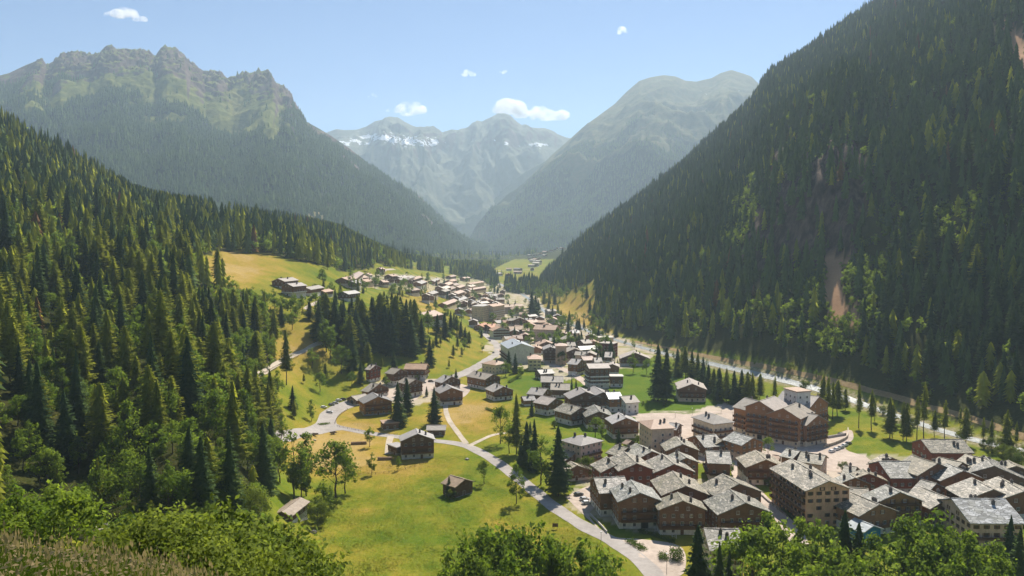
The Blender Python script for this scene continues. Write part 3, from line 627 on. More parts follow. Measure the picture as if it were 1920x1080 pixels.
def merge(name, items, mats):
    """items: list of (proto arrays, X, Y, Z, scale, tint shift, material index) arrays grouped per proto -> one mesh"""
    V, Fc, T, M, NR = [], [], [], [], []; off = 0
    for (pv, pf, pt), x, y, z, s, ti, mi, sq in items:
        n = len(x)
        if not n: continue
        a = RNG.uniform(0, 2 * np.pi, n); c, d = np.cos(a)[:, None], np.sin(a)[:, None]
        wx = (pv[:, 0] * c - pv[:, 1] * d) * (s * sq)[:, None] + x[:, None]; wy = (pv[:, 0] * d + pv[:, 1] * c) * (s * sq)[:, None] + y[:, None]; wz = pv[:, 2] * s[:, None] + z[:, None]
        pn = crown_normals(pv, 'l' if mi[0] == 2 else 'c'); NR.append(np.stack([pn[:, 0] * c - pn[:, 1] * d, pn[:, 0] * d + pn[:, 1] * c, np.broadcast_to(pn[:, 2], (n, len(pv)))], -1).reshape(-1, 3).astype(np.float32))
        V.append(np.stack([wx, wy, wz], -1).reshape(-1, 3).astype(np.float32))
        Fc.append((pf[None] + (np.arange(n) * len(pv))[:, None, None] + off).reshape(-1, 3)); off += n * len(pv)
        T.append(np.clip(pt[None] + ti[:, None], 0, 1).reshape(-1)); M.append(np.repeat(mi, len(pf)))
    o = link(bpy.data.objects.new(name, mesh_np(name, np.concatenate(V), np.concatenate(Fc), mats, np.concatenate(M), False, {'tint': np.concatenate(T), 'nrm': np.concatenate(NR)})))
    return o
TREES = []   # placed single trees, for spacing
def put_tree(kind, x, y, h, label, cat=None, group=None, name=None, wide=1.0, z=None, idx=None):
    P = PROTO[kind]; cr, tr, ph = P[(idx if idx is not None else len(TREES)) % len(P)]
    z = float(ground(x, y)) if z is None else z
    nm = name or {'spruce': 'spruce_tree', 'larch': 'larch_tree', 'thinlarch': 'larch_tree', 'broadleaf': 'leafy_tree', 'poplar': 'leafy_tree', 'bush': 'leafy_bush'}[kind]
    e = empty(nm, (x, y, z), random.random() * 6.28); s = h / ph; e.scale = (s * wide, s * wide, s)
    for n_, me in (('trunk', tr), ('crown', cr)):
        o = link(bpy.data.objects.new(n_, me)); o.parent = e
    tag(e, label, cat or 'tree', group); TREES.append((x, y)); return e
def tree_at(kind, px, base, top, label, **kw):
    x, y, z = hit(px, base); return put_tree(kind, x, y, (base - top) * math.hypot(y, z - HC) / F, label, **kw)
def tree_top(kind, px, top, y, label, **kw):
    x, yy, zt = at_depth(px, top, y); return put_tree(kind, x, y, zt - float(ground(x, y)), label, **kw)
# ------------------------------------------------------------------ woods
def jgrid(x0, x1, y0, y1, s):
    xs = np.arange(x0, x1, s); ys = np.arange(y0, y1, s); X, Y = np.meshgrid(xs, ys)
    X = X + RNG.uniform(-.48, .48, X.shape) * s; Y = Y + RNG.uniform(-.48, .48, Y.shape) * s
    return X.ravel(), Y.ravel()
def pixv(x, y, z):
    dz = z - HC; f = y * CP - dz * SP; return 960 + F * x / f, 540 - F * (y * SP + dz * CP) / f
cand = []
for (y0, y1, s) in ((160, 500, 9.8), (500, 1000, 8.6), (1000, 2300, 8.4), (2300, 3900, 12)):
    x, y = jgrid(-0.72 * y1, 0.74 * y1, y0, y1, s); k = (np.abs(x / y) < .70); cand.append((x[k], y[k]))
GUL = [[(1430, 700), (1440, 640), (1500, 560), (1530, 510), (1560, 480), (1600, 500), (1640, 420), (1660, 380), (1700, 420), (1640, 560), (1630, 640), (1600, 720), (1560, 730), (1480, 715)], [(1340, 470), (1380, 380), (1420, 330), (1430, 360), (1400, 450), (1380, 480)], [(1700, 470), (1760, 390), (1920, 330), (1920, 420), (1800, 470)]]
xg, yg = jgrid(60, 700, 440, 1150, 7.0); _p, _q = pixv(xg, yg, ground(xg, yg)); kg = inpoly(_p, _q, GUL[0]) | inpoly(_p, _q, GUL[1]) | (inpoly(_p, _q, GUL[2]) & (RNG.random(len(xg)) < .5)); cand.append((xg[kg], yg[kg])); NGUL = int(kg.sum())
cx_ = np.concatenate([c[0] for c in cand]); cy_ = np.concatenate([c[1] for c in cand])
cz_ = ground(cx_, cy_); cpx, cpy = pixv(cx_, cy_, cz_)
zr_ = right_side(cx_ / cy_, cy_); zl_ = _bil(_T, _cu, _cv, cx_ / cy_, np.log(cy_))
isr = (zr_ > zl_ + 1.5) & (cx_ > np.interp(cy_, _xb_y, _xb_x))
drv = dist_line(cx_, cy_, riv_g)
big = fbm(cx_ / 70, cy_ / 70, 3); sml = fbm(cx_ / 22 + 9, cy_ / 22, 2)
left = inpoly(cpx, cpy, FL_LEFT)
for h in FL_HOLES: left &= ~inpoly(cpx, cpy, h)
left &= (RNG.random(len(cx_)) < np.clip(1.05 - 0.55 * np.clip(-sml, 0, 1), 0, 1))
right = isr & forest_right(cpx, cpy) & (drv > 27 + 5 * sml) & (cy_ > 330)
rk = _bil(rock, gu, gv, cx_ / cy_, np.log(cy_)); sc_ = _bil(scar, gu, gv, cx_ / cy_, np.log(cy_))
right &= (RNG.random(len(cx_)) < np.clip(1.0 - .5 * np.clip(-sml - .1, 0, 1), 0, 1)); right &= (RNG.random(len(cx_)) > np.clip(rk * 0.55 + sc_ * 1.2, 0, 1))
far = (~isr) & (cy_ > 1500) & (cpy < 492) & (cpy > 440) & (cpx > 640) & ~inpoly(cpx, cpy, [(925, 560), (905, 530), (925, 510), (940, 484), (1000, 476), (1060, 452), (1075, 462), (1040, 500), (1010, 520), (1000, 540), (960, 560)])
far &= (RNG.random(len(cx_)) < .9)
farmid = (~isr) & (cy_ > 1150) & inpoly(cpx, cpy, [(850, 505), (905, 498), (935, 530), (928, 540), (900, 525), (862, 520)])
midline = (~isr) & inpoly(cpx, cpy, [(945, 540), (1000, 536), (1020, 548), (1015, 556), (950, 548)])
keep = left | right | far | farmid | midline
# gully of broadleaved trees on the right slope and leafy patches in the left wood
gully = inpoly(cpx, cpy, GUL[0]) | inpoly(cpx, cpy, GUL[1]) | inpoly(cpx, cpy, GUL[2]); isg = np.zeros(len(cx_), bool); isg[-NGUL:] = True
foot = right & (drv < 62)
leafp = np.where(right, 0.03 + .60 * gully + 1.0 * isg + .35 * foot * (sml > -.1), 0.24 + .42 * (left & (big > .25) & (cpy > 480)) + .12 * (sml > .3) + .34 * (left & inpoly(cpx, cpy, [(-10, 720), (120, 700), (260, 820), (500, 640), (520, 900), (300, 1000), (0, 1000)])) + .35 * (left & inpoly(cpx, cpy, [(380, 540), (520, 555), (510, 690), (470, 640)])))
rl = RNG.random(len(cx_)); leafy = rl < leafp
larchp = np.where(right, .08 + .25 * foot + .15 * (big > .5), np.where(left, np.where(cpy > 480, .68 + .25 * big, .45), .1))
larch = (~leafy) & (RNG.random(len(cx_)) < larchp)
gth = RNG.normal(0, 1, len(cx_))
hh = np.where(leafy, 15 + 3.6 * gth, np.where(larch, 26 + 5.0 * gth, 27 + 6.5 * gth))
hh = np.where(right & gully & leafy, 12 + 3 * gth, hh); hh = np.where(cy_ > 1900, hh * .9, hh)
hh = np.where(right, hh * .90, hh); hh = np.where(left & (cpy > 900), hh * .8, hh)
hh = np.clip(hh, 6, 40)
# do not let the foreground wood hide what the photo shows in front of it
dist = np.hypot(cx_, cy_)
topy = cpy - hh * F / dist
keep &= ~((cpx > 470) & (cpx < 640) & (cpy < 760) & (cpy > 560) & ~inpoly(cpx, cpy, FL_LEFT))
# limit crown tops along the edges of the left wood
lim = np.interp(cpx, [0, 100, 200, 250, 290, 350, 392, 470, 560, 640, 700, 760, 850], [196, 246, 312, 346, 358, 368, 366, 378, 400, 420, 450, 474, 486])
ov = left & (topy < lim); hh = np.where(ov, np.clip((cpy - lim) * dist / F, 5, 40), hh)
ovm = left & (cpy > 545) & (cpx > 360) & (cpx < 520) & (topy < 540); hh = np.where(ovm, np.clip((cpy - 540 + RNG.uniform(-12, 5, len(cpy))) * dist / F, 7, 40), hh)
ovr = right & (cpx < 1640); limr = np.interp(cpx, [1000, 1030, 1100, 1200, 1300, 1330, 1400, 1440, 1520, 1620], [478, 458, 418, 350, 262, 238, 172, 112, 66, 0])
topy = cpy - hh * F / dist
hh = np.where(ovr & (topy < limr - 6), np.clip(hh * .62, 5, 40), hh)
keep &= (cpx > -90) & (cpx < 2010)
near_ok = np.ones(len(cx_), bool)
idx = np.nonzero(keep)[0]
size = hh / dist
inview = (cpx > -5) & (cpx < 1925) & (cpy > 20)
single = []
FQ = {'spruce': 120, 'larch': 150, 'leafy': 125}
cls = np.where(leafy, 2, np.where(larch, 1, 0))
ismark = np.zeros(len(cx_), bool)
for c, q in ((0, FQ['spruce']), (1, FQ['larch']), (2, FQ['leafy'])):
    ii = idx[(cls[idx] == c) & inview[idx]]; ii = ii[np.argsort(-size[ii])][:q]; ismark[ii] = True; single += [(int(i), c) for i in ii]
for i, c in single:
    lft = left[i]
    if c == 0: put_tree('spruce', cx_[i], cy_[i], hh[i], 'dark green spruce standing in the dense wood on the left hillside' if lft else 'dark spruce at the foot of the shaded forest slope beyond the river', group='spruces of the left wood' if lft else 'spruces at the foot of the forest slope', wide=random.uniform(.75, 1.1))
    elif c == 1: put_tree('larch', cx_[i], cy_[i], hh[i], 'olive green larch with feathery boughs in the left hillside wood' if lft else 'yellow green larch at the foot of the shaded forest slope', group='larches of the left wood' if lft else 'larches at the foot of the forest slope', wide=random.uniform(.85, 1.15))
    else: put_tree('broadleaf' if i % 3 else 'poplar', cx_[i], cy_[i], hh[i], 'round leafy tree mixed among the conifers of the left wood' if lft else 'small round leafy tree in the shrubby gully of the forest slope', group='leafy trees of the left wood' if lft else 'leafy trees of the gully', wide=random.uniform(.9, 1.2))
rest = idx[~ismark[idx]]
items = []
tsh = .16 * gully * leafy + .26 * left * leafy + .08 * left - .06 * right * (1 - leafy) + np.clip(RNG.normal(0, .20, len(cx_)) + .12 * big, -.42, .5)
def group_items(sel, protos, mi, hp, ww=(.8, 1.15)):
    for k in range(len(protos)):
        s_ = sel[k::len(protos)]
        items.append((protos[k], cx_[s_], cy_[s_], cz_[s_] - .3, hh[s_] / hp, tsh[s_], np.where(RNG.random(len(s_)) < (.007 if mi < 2 else 0), 3, mi), RNG.uniform(*ww, len(s_)) * np.where(RNG.random(len(s_)) < .25, RNG.uniform(.7, 1.3, len(s_)), 1)))
d = dist[rest]; lc = leafy[rest]; la = larch[rest]
m2 = 620; m3 = 1150
group_items(rest[(~lc) & (~la) & (d < m2)], MID2[:5], 0, 30); group_items(rest[(~lc) & la & (d < m2)], MID2[5:], 1, 30)
group_items(rest[(~lc) & (~la) & (d >= m2) & (d < m3)], MIDS[:5], 0, 30); group_items(rest[(~lc) & la & (d >= m2) & (d < m3)], MIDS[5:], 1, 30)
group_items(rest[(~lc) & (~la) & (d >= m3)], FARS, 0, 30); group_items(rest[(~lc) & la & (d >= m3)], FARS, 1, 30)
group_items(rest[lc & (d < m3)], BL_MID, 2, 16); group_items(rest[lc & (d >= m3)], BL_FAR, 2, 16)
# woods on the far mountains
def far_wood(M, fn, n, hgt, seed, slab=(.02, .97)):
    r = np.random.default_rng(seed); ny, nx = M['X'].shape
    a = r.integers(0, ny - 1, n); b = r.integers(0, nx - 1, n); fa = r.random(n); fb = r.random(n)
    def I(Q): return (Q[a, b] * (1 - fb) + Q[a, b + 1] * fb) * (1 - fa) + (Q[a + 1, b] * (1 - fb) + Q[a + 1, b + 1] * fb) * fa
    x, y, z, px, py, vv = (I(M[q]) for q in ('X', 'Y', 'Z', 'px', 'py', 'vv'))
    f = fn(px, py, x, y, z)
    k = (f > .5 + r.normal(0, .22, n)) & (vv > slab[0]) & (vv < slab[1]) & (px > -30) & (px < 1700)
    x, y, z, py = x[k], y[k], z[k], py[k]; hg = np.clip(r.normal(hgt, hgt * .2, len(x)), 8, 45)
    for q in range(4):
        t = slice(q, None, 4); items.append((CONES[q], x[t], y[t], z[t] - 1, hg[t] / 30, np.clip(r.normal(0, .15, len(x[t])), -.3, .4), np.zeros(len(x[t]), int), r.uniform(.8, 1.3, len(x[t]))))
far_wood(MA, forestA, 70000, 27, 5); far_wood(MC, forestC, 42000, 27, 6, (.0, .75))
fo = merge('forest', items, [m_spruce, m_larch, m_leaf, m_dead])
tag(fo, 'mass of far conifers covering the slopes on both sides of the valley', 'forest', kind='stuff')
print('forest', len(rest), 'single', len(single), 'faces', len(fo.data.polygons))
# ------------------------------------------------------------------ building materials
def vary(nt, c, lo=.72, hi=1.15, warm=.10):
    r = N(nt, 'ShaderNodeObjectInfo').outputs['Random']
    return mix(nt, 1.0, c, ramp(nt, r, [(0, (lo, lo, lo)), (.35, (hi * (1 + warm), hi, hi * (1 - warm))), (.7, (lo * (1 + warm) * 1.1, lo * 1.1, lo * (1 - warm))), (1, (hi, hi, hi))]), 'MULTIPLY')
def wood_mat(name, c0, c1):
    def f(nt, b):
        P = opos(nt); n = noise(nt, scaled(nt, P, (0.6, 0.6, 7)), 1.6, 5, 0.7); n2 = noise(nt, P, 0.35, 3)
        c = ramp(nt, n, [(0.3, c0), (0.7, c1)]); c = mix(nt, 0.45, c, ramp(nt, n2, [(0.3, (0.45, 0.45, 0.45)), (0.7, (1, 1, 1))]), 'MULTIPLY')
        nt.links.new(vary(nt, c, .8, 1.2), b.inputs['Base Color']); bump(nt, b, n, 0.04, 0.7)
    return mat(name, f)
def plaster_mat(name, c):
    def f(nt, b):
        P = opos(nt); n = noise(nt, P, 0.5, 5, 0.65); n2 = noise(nt, scaled(nt, P, (1.5, 1.5, 0.25)), 1.0, 4, 0.6)
        k = mix(nt, 0.6, ramp(nt, n, [(0.3, tuple(v * 0.72 for v in c)), (0.65, c)]), ramp(nt, n2, [(0.3, (0.72, 0.70, 0.68)), (0.55, (1, 1, 1))]), 'MULTIPLY')
        nt.links.new(k, b.inputs['Base Color'])
    return mat(name, f)
def slab_mat(name, c0, c1, c2, sc=0.95, moss=0.35):
    def f(nt, b):
        P = opos(nt); w = N(nt, 'ShaderNodeVectorMath', operation='ADD')
        nv = N(nt, 'ShaderNodeTexNoise', i_Scale=0.5, i_Detail=3.0); nt.links.new(P, nv.inputs['Vector'])
        nt.links.new(scaled(nt, P, (0.62, 1.25, 1.25)), w.inputs[0]); nt.links.new(scaled(nt, nv.outputs['Color'], (.8, .8, .8)), w.inputs[1])
        v = N(nt, 'ShaderNodeTexVoronoi', i_Scale=sc, feature='F1'); nt.links.new(w.outputs[0], v.inputs['Vector'])
        e = N(nt, 'ShaderNodeTexVoronoi', i_Scale=sc, feature='DISTANCE_TO_EDGE'); nt.links.new(w.outputs[0], e.inputs['Vector'])
        sp_ = N(nt, 'ShaderNodeSeparateColor'); nt.links.new(v.outputs['Color'], sp_.inputs[0])
        c = ramp(nt, sp_.outputs[0], [(0.0, c0), (0.5, c1), (1.0, c2)])
        n = noise(nt, P, 1.3, 6, 0.7); n3 = noise(nt, P, 0.16, 4, 0.6)
        c = mix(nt, 0.75, c, ramp(nt, n, [(0.3, (0.52, 0.52, 0.52)), (0.68, (1, 1, 1))]), 'MULTIPLY')
        c = mix(nt, math_n(nt, 'MULTIPLY', ramp(nt, n3, [(0.48, (0, 0, 0)), (0.7, (1, 1, 1))]), moss), c, (0.17, 0.17, 0.09))
        c = mix(nt, ramp(nt, e.outputs['Distance'], [(0.015, (1, 1, 1)), (0.07, (0, 0, 0))]), c, tuple(v_ * .4 for v_ in c0))
        nt.links.new(vary(nt, c, .64, 1.12, .13), b.inputs['Base Color']); b.inputs['Roughness'].default_value = 0.6; b.inputs['Specular IOR Level'].default_value = 0.35
        h = math_n(nt, 'ADD', sp_.outputs[1], math_n(nt, 'MULTIPLY', n, 0.5)); bump(nt, b, h, 0.22, 0.9)
    return mat(name, f)
def row_mat(name, c0, c1, course=2.2, rough=0.65):
    def f(nt, b):
        P = opos(nt); n = noise(nt, P, 0.5, 5, 0.7); n2 = noise(nt, scaled(nt, P, (3, 1, 1)), 1.6, 4, .7)
        wv = N(nt, 'ShaderNodeTexWave', bands_direction='Y', i_Scale=course, i_Distortion=0.6, i_Detail=2.0); nt.links.new(P, wv.inputs['Vector'])
        c = ramp(nt, n, [(0.28, c0), (0.7, c1)]); c = mix(nt, .4, c, ramp(nt, n2, [(0.3, (.55, .55, .55)), (.65, (1, 1, 1))]), 'MULTIPLY')
        c = mix(nt, .25, c, ramp(nt, wv.outputs['Fac'], [(0.0, (.5, .5, .5)), (.5, (1, 1, 1))]), 'MULTIPLY')
        nt.links.new(vary(nt, c, .70, 1.12, .10), b.inputs['Base Color']); b.inputs['Roughness'].default_value = rough; b.inputs['Specular IOR Level'].default_value = .3; bump(nt, b, n2, .05, .6)
    return mat(name, f)
def flat_mat(name, c, rough=0.6, spec=0.3, metal=0.0, var=0.25):
    def f(nt, b):
        n = noise(nt, opos(nt), 1.5, 4, .6)
        nt.links.new(ramp(nt, n, [(.3, tuple(v * (1 - var) for v in c)), (.7, c)]), b.inputs['Base Color'])
        b.inputs['Roughness'].default_value = rough; b.inputs['Specular IOR Level'].default_value = spec; b.inputs['Metallic'].default_value = metal
    return mat(name, f)
WOOD = {'w': wood_mat('brown_boards', (0.14, 0.074, 0.042), (0.31, 0.178, 0.102)), 'd': wood_mat('dark_boards', (0.085, 0.053, 0.035), (0.22, 0.14, 0.092)),
        'r': wood_mat('red_brown_boards', (0.17, 0.055, 0.036), (0.33, 0.13, 0.085)), 'h': wood_mat('honey_boards', (0.24, 0.115, 0.042), (0.47, 0.26, 0.11)),
        'o': wood_mat('orange_boards', (0.25, 0.128, 0.066), (0.42, 0.235, 0.125))}
PLAS = {'white': plaster_mat('white_plaster', (0.82, 0.78, 0.71)), 'cream': plaster_mat('cream_plaster', (0.80, 0.68, 0.49)), 'beige': plaster_mat('beige_plaster', (0.70, 0.55, 0.40)),
        'peach': plaster_mat('peach_plaster', (0.85, 0.51, 0.30)), 'pink': plaster_mat('pink_plaster', (0.70, 0.52, 0.43)), 'yellow': plaster_mat('yellow_plaster', (0.80, 0.69, 0.38)),
        'green': plaster_mat('pale_green_plaster', (0.64, 0.67, 0.54)), 'grey': plaster_mat('grey_plaster', (0.38, 0.36, 0.34)), 'red': plaster_mat('dark_red_boards', (0.17, 0.052, 0.042)), 'blue': plaster_mat('blue_boards', (0.04, 0.22, 0.42)), 'tan': plaster_mat('tan_plaster', (0.66, 0.48, 0.34))}
ROOF = {'slab': slab_mat('stone_slabs', (0.16, 0.165, 0.15), (0.33, 0.33, 0.30), (0.56, 0.55, 0.51)), 'mossy': slab_mat('mossy_stone_slabs', (0.19, 0.185, 0.15), (0.35, 0.335, 0.275), (0.54, 0.505, 0.43), moss=.75),
        'rough': slab_mat('rough_stone_slabs', (0.14, 0.145, 0.145), (0.30, 0.31, 0.31), (0.56, 0.57, 0.57), sc=.8), 'slate': row_mat('grey_slates', (0.27, 0.255, 0.245), (0.44, 0.415, 0.395)), 'blue': row_mat('blue_grey_sheet', (0.30, 0.35, 0.40), (0.46, 0.52, 0.58), 3.0, .45),
        'pink': row_mat('pinkish_tiles', (0.40, 0.285, 0.225), (0.58, 0.43, 0.355)), 'brown': row_mat('brown_tiles', (0.31, 0.205, 0.145), (0.48, 0.335, 0.24)), 'orange': row_mat('orange_tiles', (0.36, 0.155, 0.07), (0.52, 0.25, 0.125)),
        'dark': row_mat('dark_sheet', (0.07, 0.075, 0.085), (0.13, 0.135, 0.15), 2, .5), 'board': row_mat('weathered_shingles', (0.20, 0.155, 0.115), (0.38, 0.30, 0.225), 4), 'pale': row_mat('pale_sheet', (0.52, 0.49, 0.45), (0.70, 0.66, 0.61))}
m_glass = flat_mat('window_glass', (0.022, 0.026, 0.032), .08, .6, 0, .1)
m_frame = flat_mat('window_frame', (0.62, 0.58, 0.52)); m_fwood = flat_mat('brown_frame', (0.16, 0.085, 0.045)); m_stone = flat_mat('chimney_stone', (0.15, 0.125, 0.11), .9); m_conc = flat_mat('concrete', (0.50, 0.46, 0.42), .9)
m_rail = wood_mat('balcony_boards', (0.070, 0.036, 0.020), (0.17, 0.092, 0.05)); m_void = flat_mat('dark_opening', (0.020, 0.018, 0.017), .9)
m_iron = flat_mat('dark_iron', (0.05, 0.05, 0.055), .5, .4)
# ------------------------------------------------------------------ shared window, chimney and door shapes (face +Y side out = -y)
def window_mesh(w, h, fm, shut=None):
    m = MB(); t = .10
    m.box(-w / 2, w / 2, -.05, .02, -h / 2, -h / 2 + t, 0); m.box(-w / 2, w / 2, -.05, .02, h / 2 - t, h / 2, 0)
    m.box(-w / 2, -w / 2 + t, -.047, .02, -h / 2 + t, h / 2 - t, 0); m.box(w / 2 - t, w / 2, -.047, .02, -h / 2 + t, h / 2 - t, 0); m.box(-.04, .04, -.044, .02, -h / 2 + t, h / 2 - t, 0)
    m.box(-w / 2 - .08, w / 2 + .08, -.13, .02, -h / 2 - .09, -h / 2 - .003, 0)
    if shut:
        for s in (-1, 1):
            a, b = sorted((s * (w / 2 + .03), s * (w / 2 + .03 + w * .42))); m.box(a, b, -.06, .02, -h / 2, h / 2, 1)
    return m.mesh('window', [fm, shut or fm])
_pm = MB(); _pm.box(-.5, .5, -.025, .012, -.6, .6); PANE = _pm.mesh('pane', m_glass)
WINM = {'p': window_mesh(1.15, 1.35, m_frame), 'b': window_mesh(1.15, 1.35, m_fwood, m_rail), 'w': window_mesh(1.2, 1.4, m_frame, m_fwood), 'g': window_mesh(1.7, 1.35, m_frame)}
_c = MB(); _c.box(-.5, .5, -.42, .42, -1.2, 1.25, 0); _c.box(-.62, .62, -.54, .54, 1.25, 1.42, 0); _c.box(-.3, .3, -.25, .25, 1.42, 1.8, 0); CHIM = _c.mesh('chimney', m_stone)
_d = MB(); _d.box(-.75, .75, -.06, .02, 0, 2.2, 0); _d.box(-.6, .6, -.09, -.06, .02, 2.08, 1); DOOR = _d.mesh('door', [m_frame, m_fwood])
_g = MB(); _g.box(-1.5, 1.5, -.08, .02, 0, 2.5, 0); _g.box(-1.35, 1.35, -.1, -.08, 0, 2.35, 1); GARAGE = _g.mesh('garage_door', [m_conc, m_void])
NB = [0]; PLOTS = []; LINES = []
def free(x, y):
    for px, py, c, s, a, b in PLOTS:
        dx, dy = x - px, y - py
        if abs(dx * c + dy * s) < a and abs(dy * c - dx * s) < b: return False
    return all(float(dist_line(x, y, l)) > w for l, w in LINES)
def part(root, name, me, loc, rz, off=(0, 0, 0), rx=0.0, parent=None):
    """a part at local place `off` of a block standing at loc with rotation rz"""
    o = link(bpy.data.objects.new(name, me)); c, s = math.cos(rz), math.sin(rz)
    w_ = Vector((loc[0] + off[0] * c - off[1] * s, loc[1] + off[0] * s + off[1] * c, loc[2] + off[2]))
    if parent is not None:
        o.parent = parent; o.location = off; o.rotation_euler = (0, 0, rx)
    else:
        o.parent = root; o.location = w_ - Vector(root.location); o.rotation_euler = (0, 0, rz + rx)
    return o
def house(A, B, h, W, wall='w', base='white', bf=.33, roof='slate', label=None, name='house', cat='house', group=None, pitch=.40, hip=False, win='w', bal=0, sbal=0, nch=2, root=None, flat=False, far=False, garage=False, bands=False, fl=2.9, over=.9, door=True, dorm=0):
    NB[0] += 1; r = random.Random(NB[0] * 13)
    H = h * K; W = W * K
    ax, ay, ag = hit(A[0], A[1], H); bx, by, bgz = hit(B[0], B[1], H)
    L = math.hypot(ax - bx, ay - by); rz = math.atan2(ay - by, ax - bx)
    x, y = (ax + bx) / 2, (ay + by) / 2
    c, s = math.cos(rz), math.sin(rz)
    hl, hw = L / 2 - over, W / 2 - over; PLOTS.append((x, y, c, s, L / 2 + 1.0, W / 2 + 1.0))
    cg = [float(ground(x + c * i * hl - s * j * hw, y + s * i * hl + c * j * hw)) for i in (-1, 1) for j in (-1, 1)]
    zmid = (ag + bgz) / 2 + H; zg = min(np.mean(cg), zmid - 2.2)
    loc = (x, y, zg); top = zmid - zg; ev = top - pitch * W / 2
    if hip or flat: ev = top - (.55 if flat else pitch * W / 2)
    if root is None:
        root = empty(name, loc); tag(root, label, cat, group)
    zb = max(.4, bf * ev) if wall != 'p' else 0
    wm = WOOD.get(wall); pm = PLAS[base]
    low = min(cg) - zg - 1.2
    body = pm if wall == 'p' else wm
    q = .12 if wall != 'p' else 0.0
    # masonry base
    if wall != 'p':
        m = MB(); m.box(-hl, hl, -hw, hw, low, zb); part(root, 'wall', m.mesh('wall', pm), loc, rz)
    m = MB(); z0 = zb + .002 if wall != 'p' else low
    tp = top - .42; ee = tp - pitch * (hw + q)
    if hip or flat: m.box(-hl - q, hl + q, -hw - q, hw + q, z0, ev - .2)
    else: m.prism([(-hl - q, -hw - q, z0), (-hl - q, -hw - q, ee), (-hl - q, 0, tp), (-hl - q, hw + q, ee), (-hl - q, hw + q, z0)][::-1], (2 * (hl + q), 0, 0))
    part(root, 'wall' if wall == 'p' else 'upper_wall', m.mesh('wall', body), loc, rz)
    # roof
    m = MB(); hL, hW = L / 2, W / 2; th = .34
    if flat:
        m.box(-hL + .3, hL - .3, -hW + .3, hW - .3, top - .5, top)
    elif hip:
        k = min(hL * .8, hW * .9); e = ev
        P_ = [(-hL, -hW, e), (hL, -hW, e), (hL, hW, e), (-hL, hW, e), (-hL + k, 0, top), (hL - k, 0, top)]
        for f in ((0, 1, 5, 4), (2, 3, 4, 5), (1, 2, 5), (3, 0, 4)): m.poly([P_[i] for i in f])
        m.box(-hL, hL, -hW, hW, e - .3, e - .003)
    else:
        # each slope in courses with a slightly uneven eave and ridge, as old roofs sag
        nseg = max(3, int(L / 2.2)); rows_ = 4
        for sd in (-1, 1):
            g = []
            for i in range(nseg + 1):
                xx = -hL + 2 * hL * i / nseg; sag = -.10 * math.sin(math.pi * i / nseg)
                g.append([(xx, sd * (hW * j / rows_ + (r.uniform(-.12, .12) if j == rows_ else 0)), top - pitch * hW * j / rows_ + sag * (1 - j / rows_) + (r.uniform(-.05, .05) if 0 < j else 0)) for j in range(rows_ + 1)])
            for i in range(nseg):
                for j in range(rows_):
                    f = [g[i][j], g[i][j + 1], g[i + 1][j + 1], g[i + 1][j]]
                    m.poly(f if sd < 0 else f[::-1]); lo = [(p[0], p[1], p[2] - th) for p in f]; m.poly(lo[::-1] if sd < 0 else lo)
                f = [g[i][rows_], g[i + 1][rows_]]; lo = [(p[0], p[1], p[2] - th) for p in f]; m.poly([f[0], f[1], lo[1], lo[0]][::1 if sd > 0 else -1])
            for i in (0, nseg):
                for j in range(rows_):
                    f = [g[i][j], g[i][j + 1]]; lo = [(p[0], p[1], p[2] - th) for p in f]; m.poly([f[0], f[1], lo[1], lo[0]])
        for i in range(nseg):
            m.box(-hL + 2 * hL * i / nseg + .02, -hL + 2 * hL * (i + 1) / nseg - .02, -.22, .22, top - .12 + r.uniform(-.04, .04), top + .07 + r.uniform(-.03, .03))
    ro = part(root, 'roof', m.mesh('roof', ROOF[roof]), loc, rz)
    for i in range(nch):
        cx = (r.uniform(-.75, .75)) * hL * .8; cy = r.choice((-1, 1)) * hW * r.uniform(.12, .5); cz = top - pitch * abs(cy) if not flat else top
        part(root, 'chimney', CHIM, loc, rz, (cx, cy, cz), parent=ro)
    if dorm:
        for i in range(dorm):
            m = MB(); m.prism([(-.9, -1.4, -.8), (.9, -1.4, -.8), (.9, -1.4, .35), (0, -1.4, .95), (-.9, -1.4, .35)], (0, 2.6, 0))
            sd = -1 if c * (-1) * 1 or True else 1
            sidey = -1 if (-(-s) * x + -c * y) * 1 > 0 else 1
            part(root, 'dormer', m.mesh('dormer', [m_void]), loc, rz, (-hL * .75 + 1.5 * hL * (i + .5) / dorm, sidey * hW * .5, top - pitch * hW * .5 + .1), parent=ro, rx=0 if sidey < 0 else math.pi)
    # faces turned to the camera get their windows
    nf = max(1, int(ev / fl))
    faces = [('g', 1, hl + q, hw * 2, (c, s), math.pi / 2), ('g', -1, hl + q, hw * 2, (-c, -s), -math.pi / 2), ('s', -1, hw + q, hl * 2, (s, -c), 0.0), ('s', 1, hw + q, hl * 2, (-s, c), math.pi)]
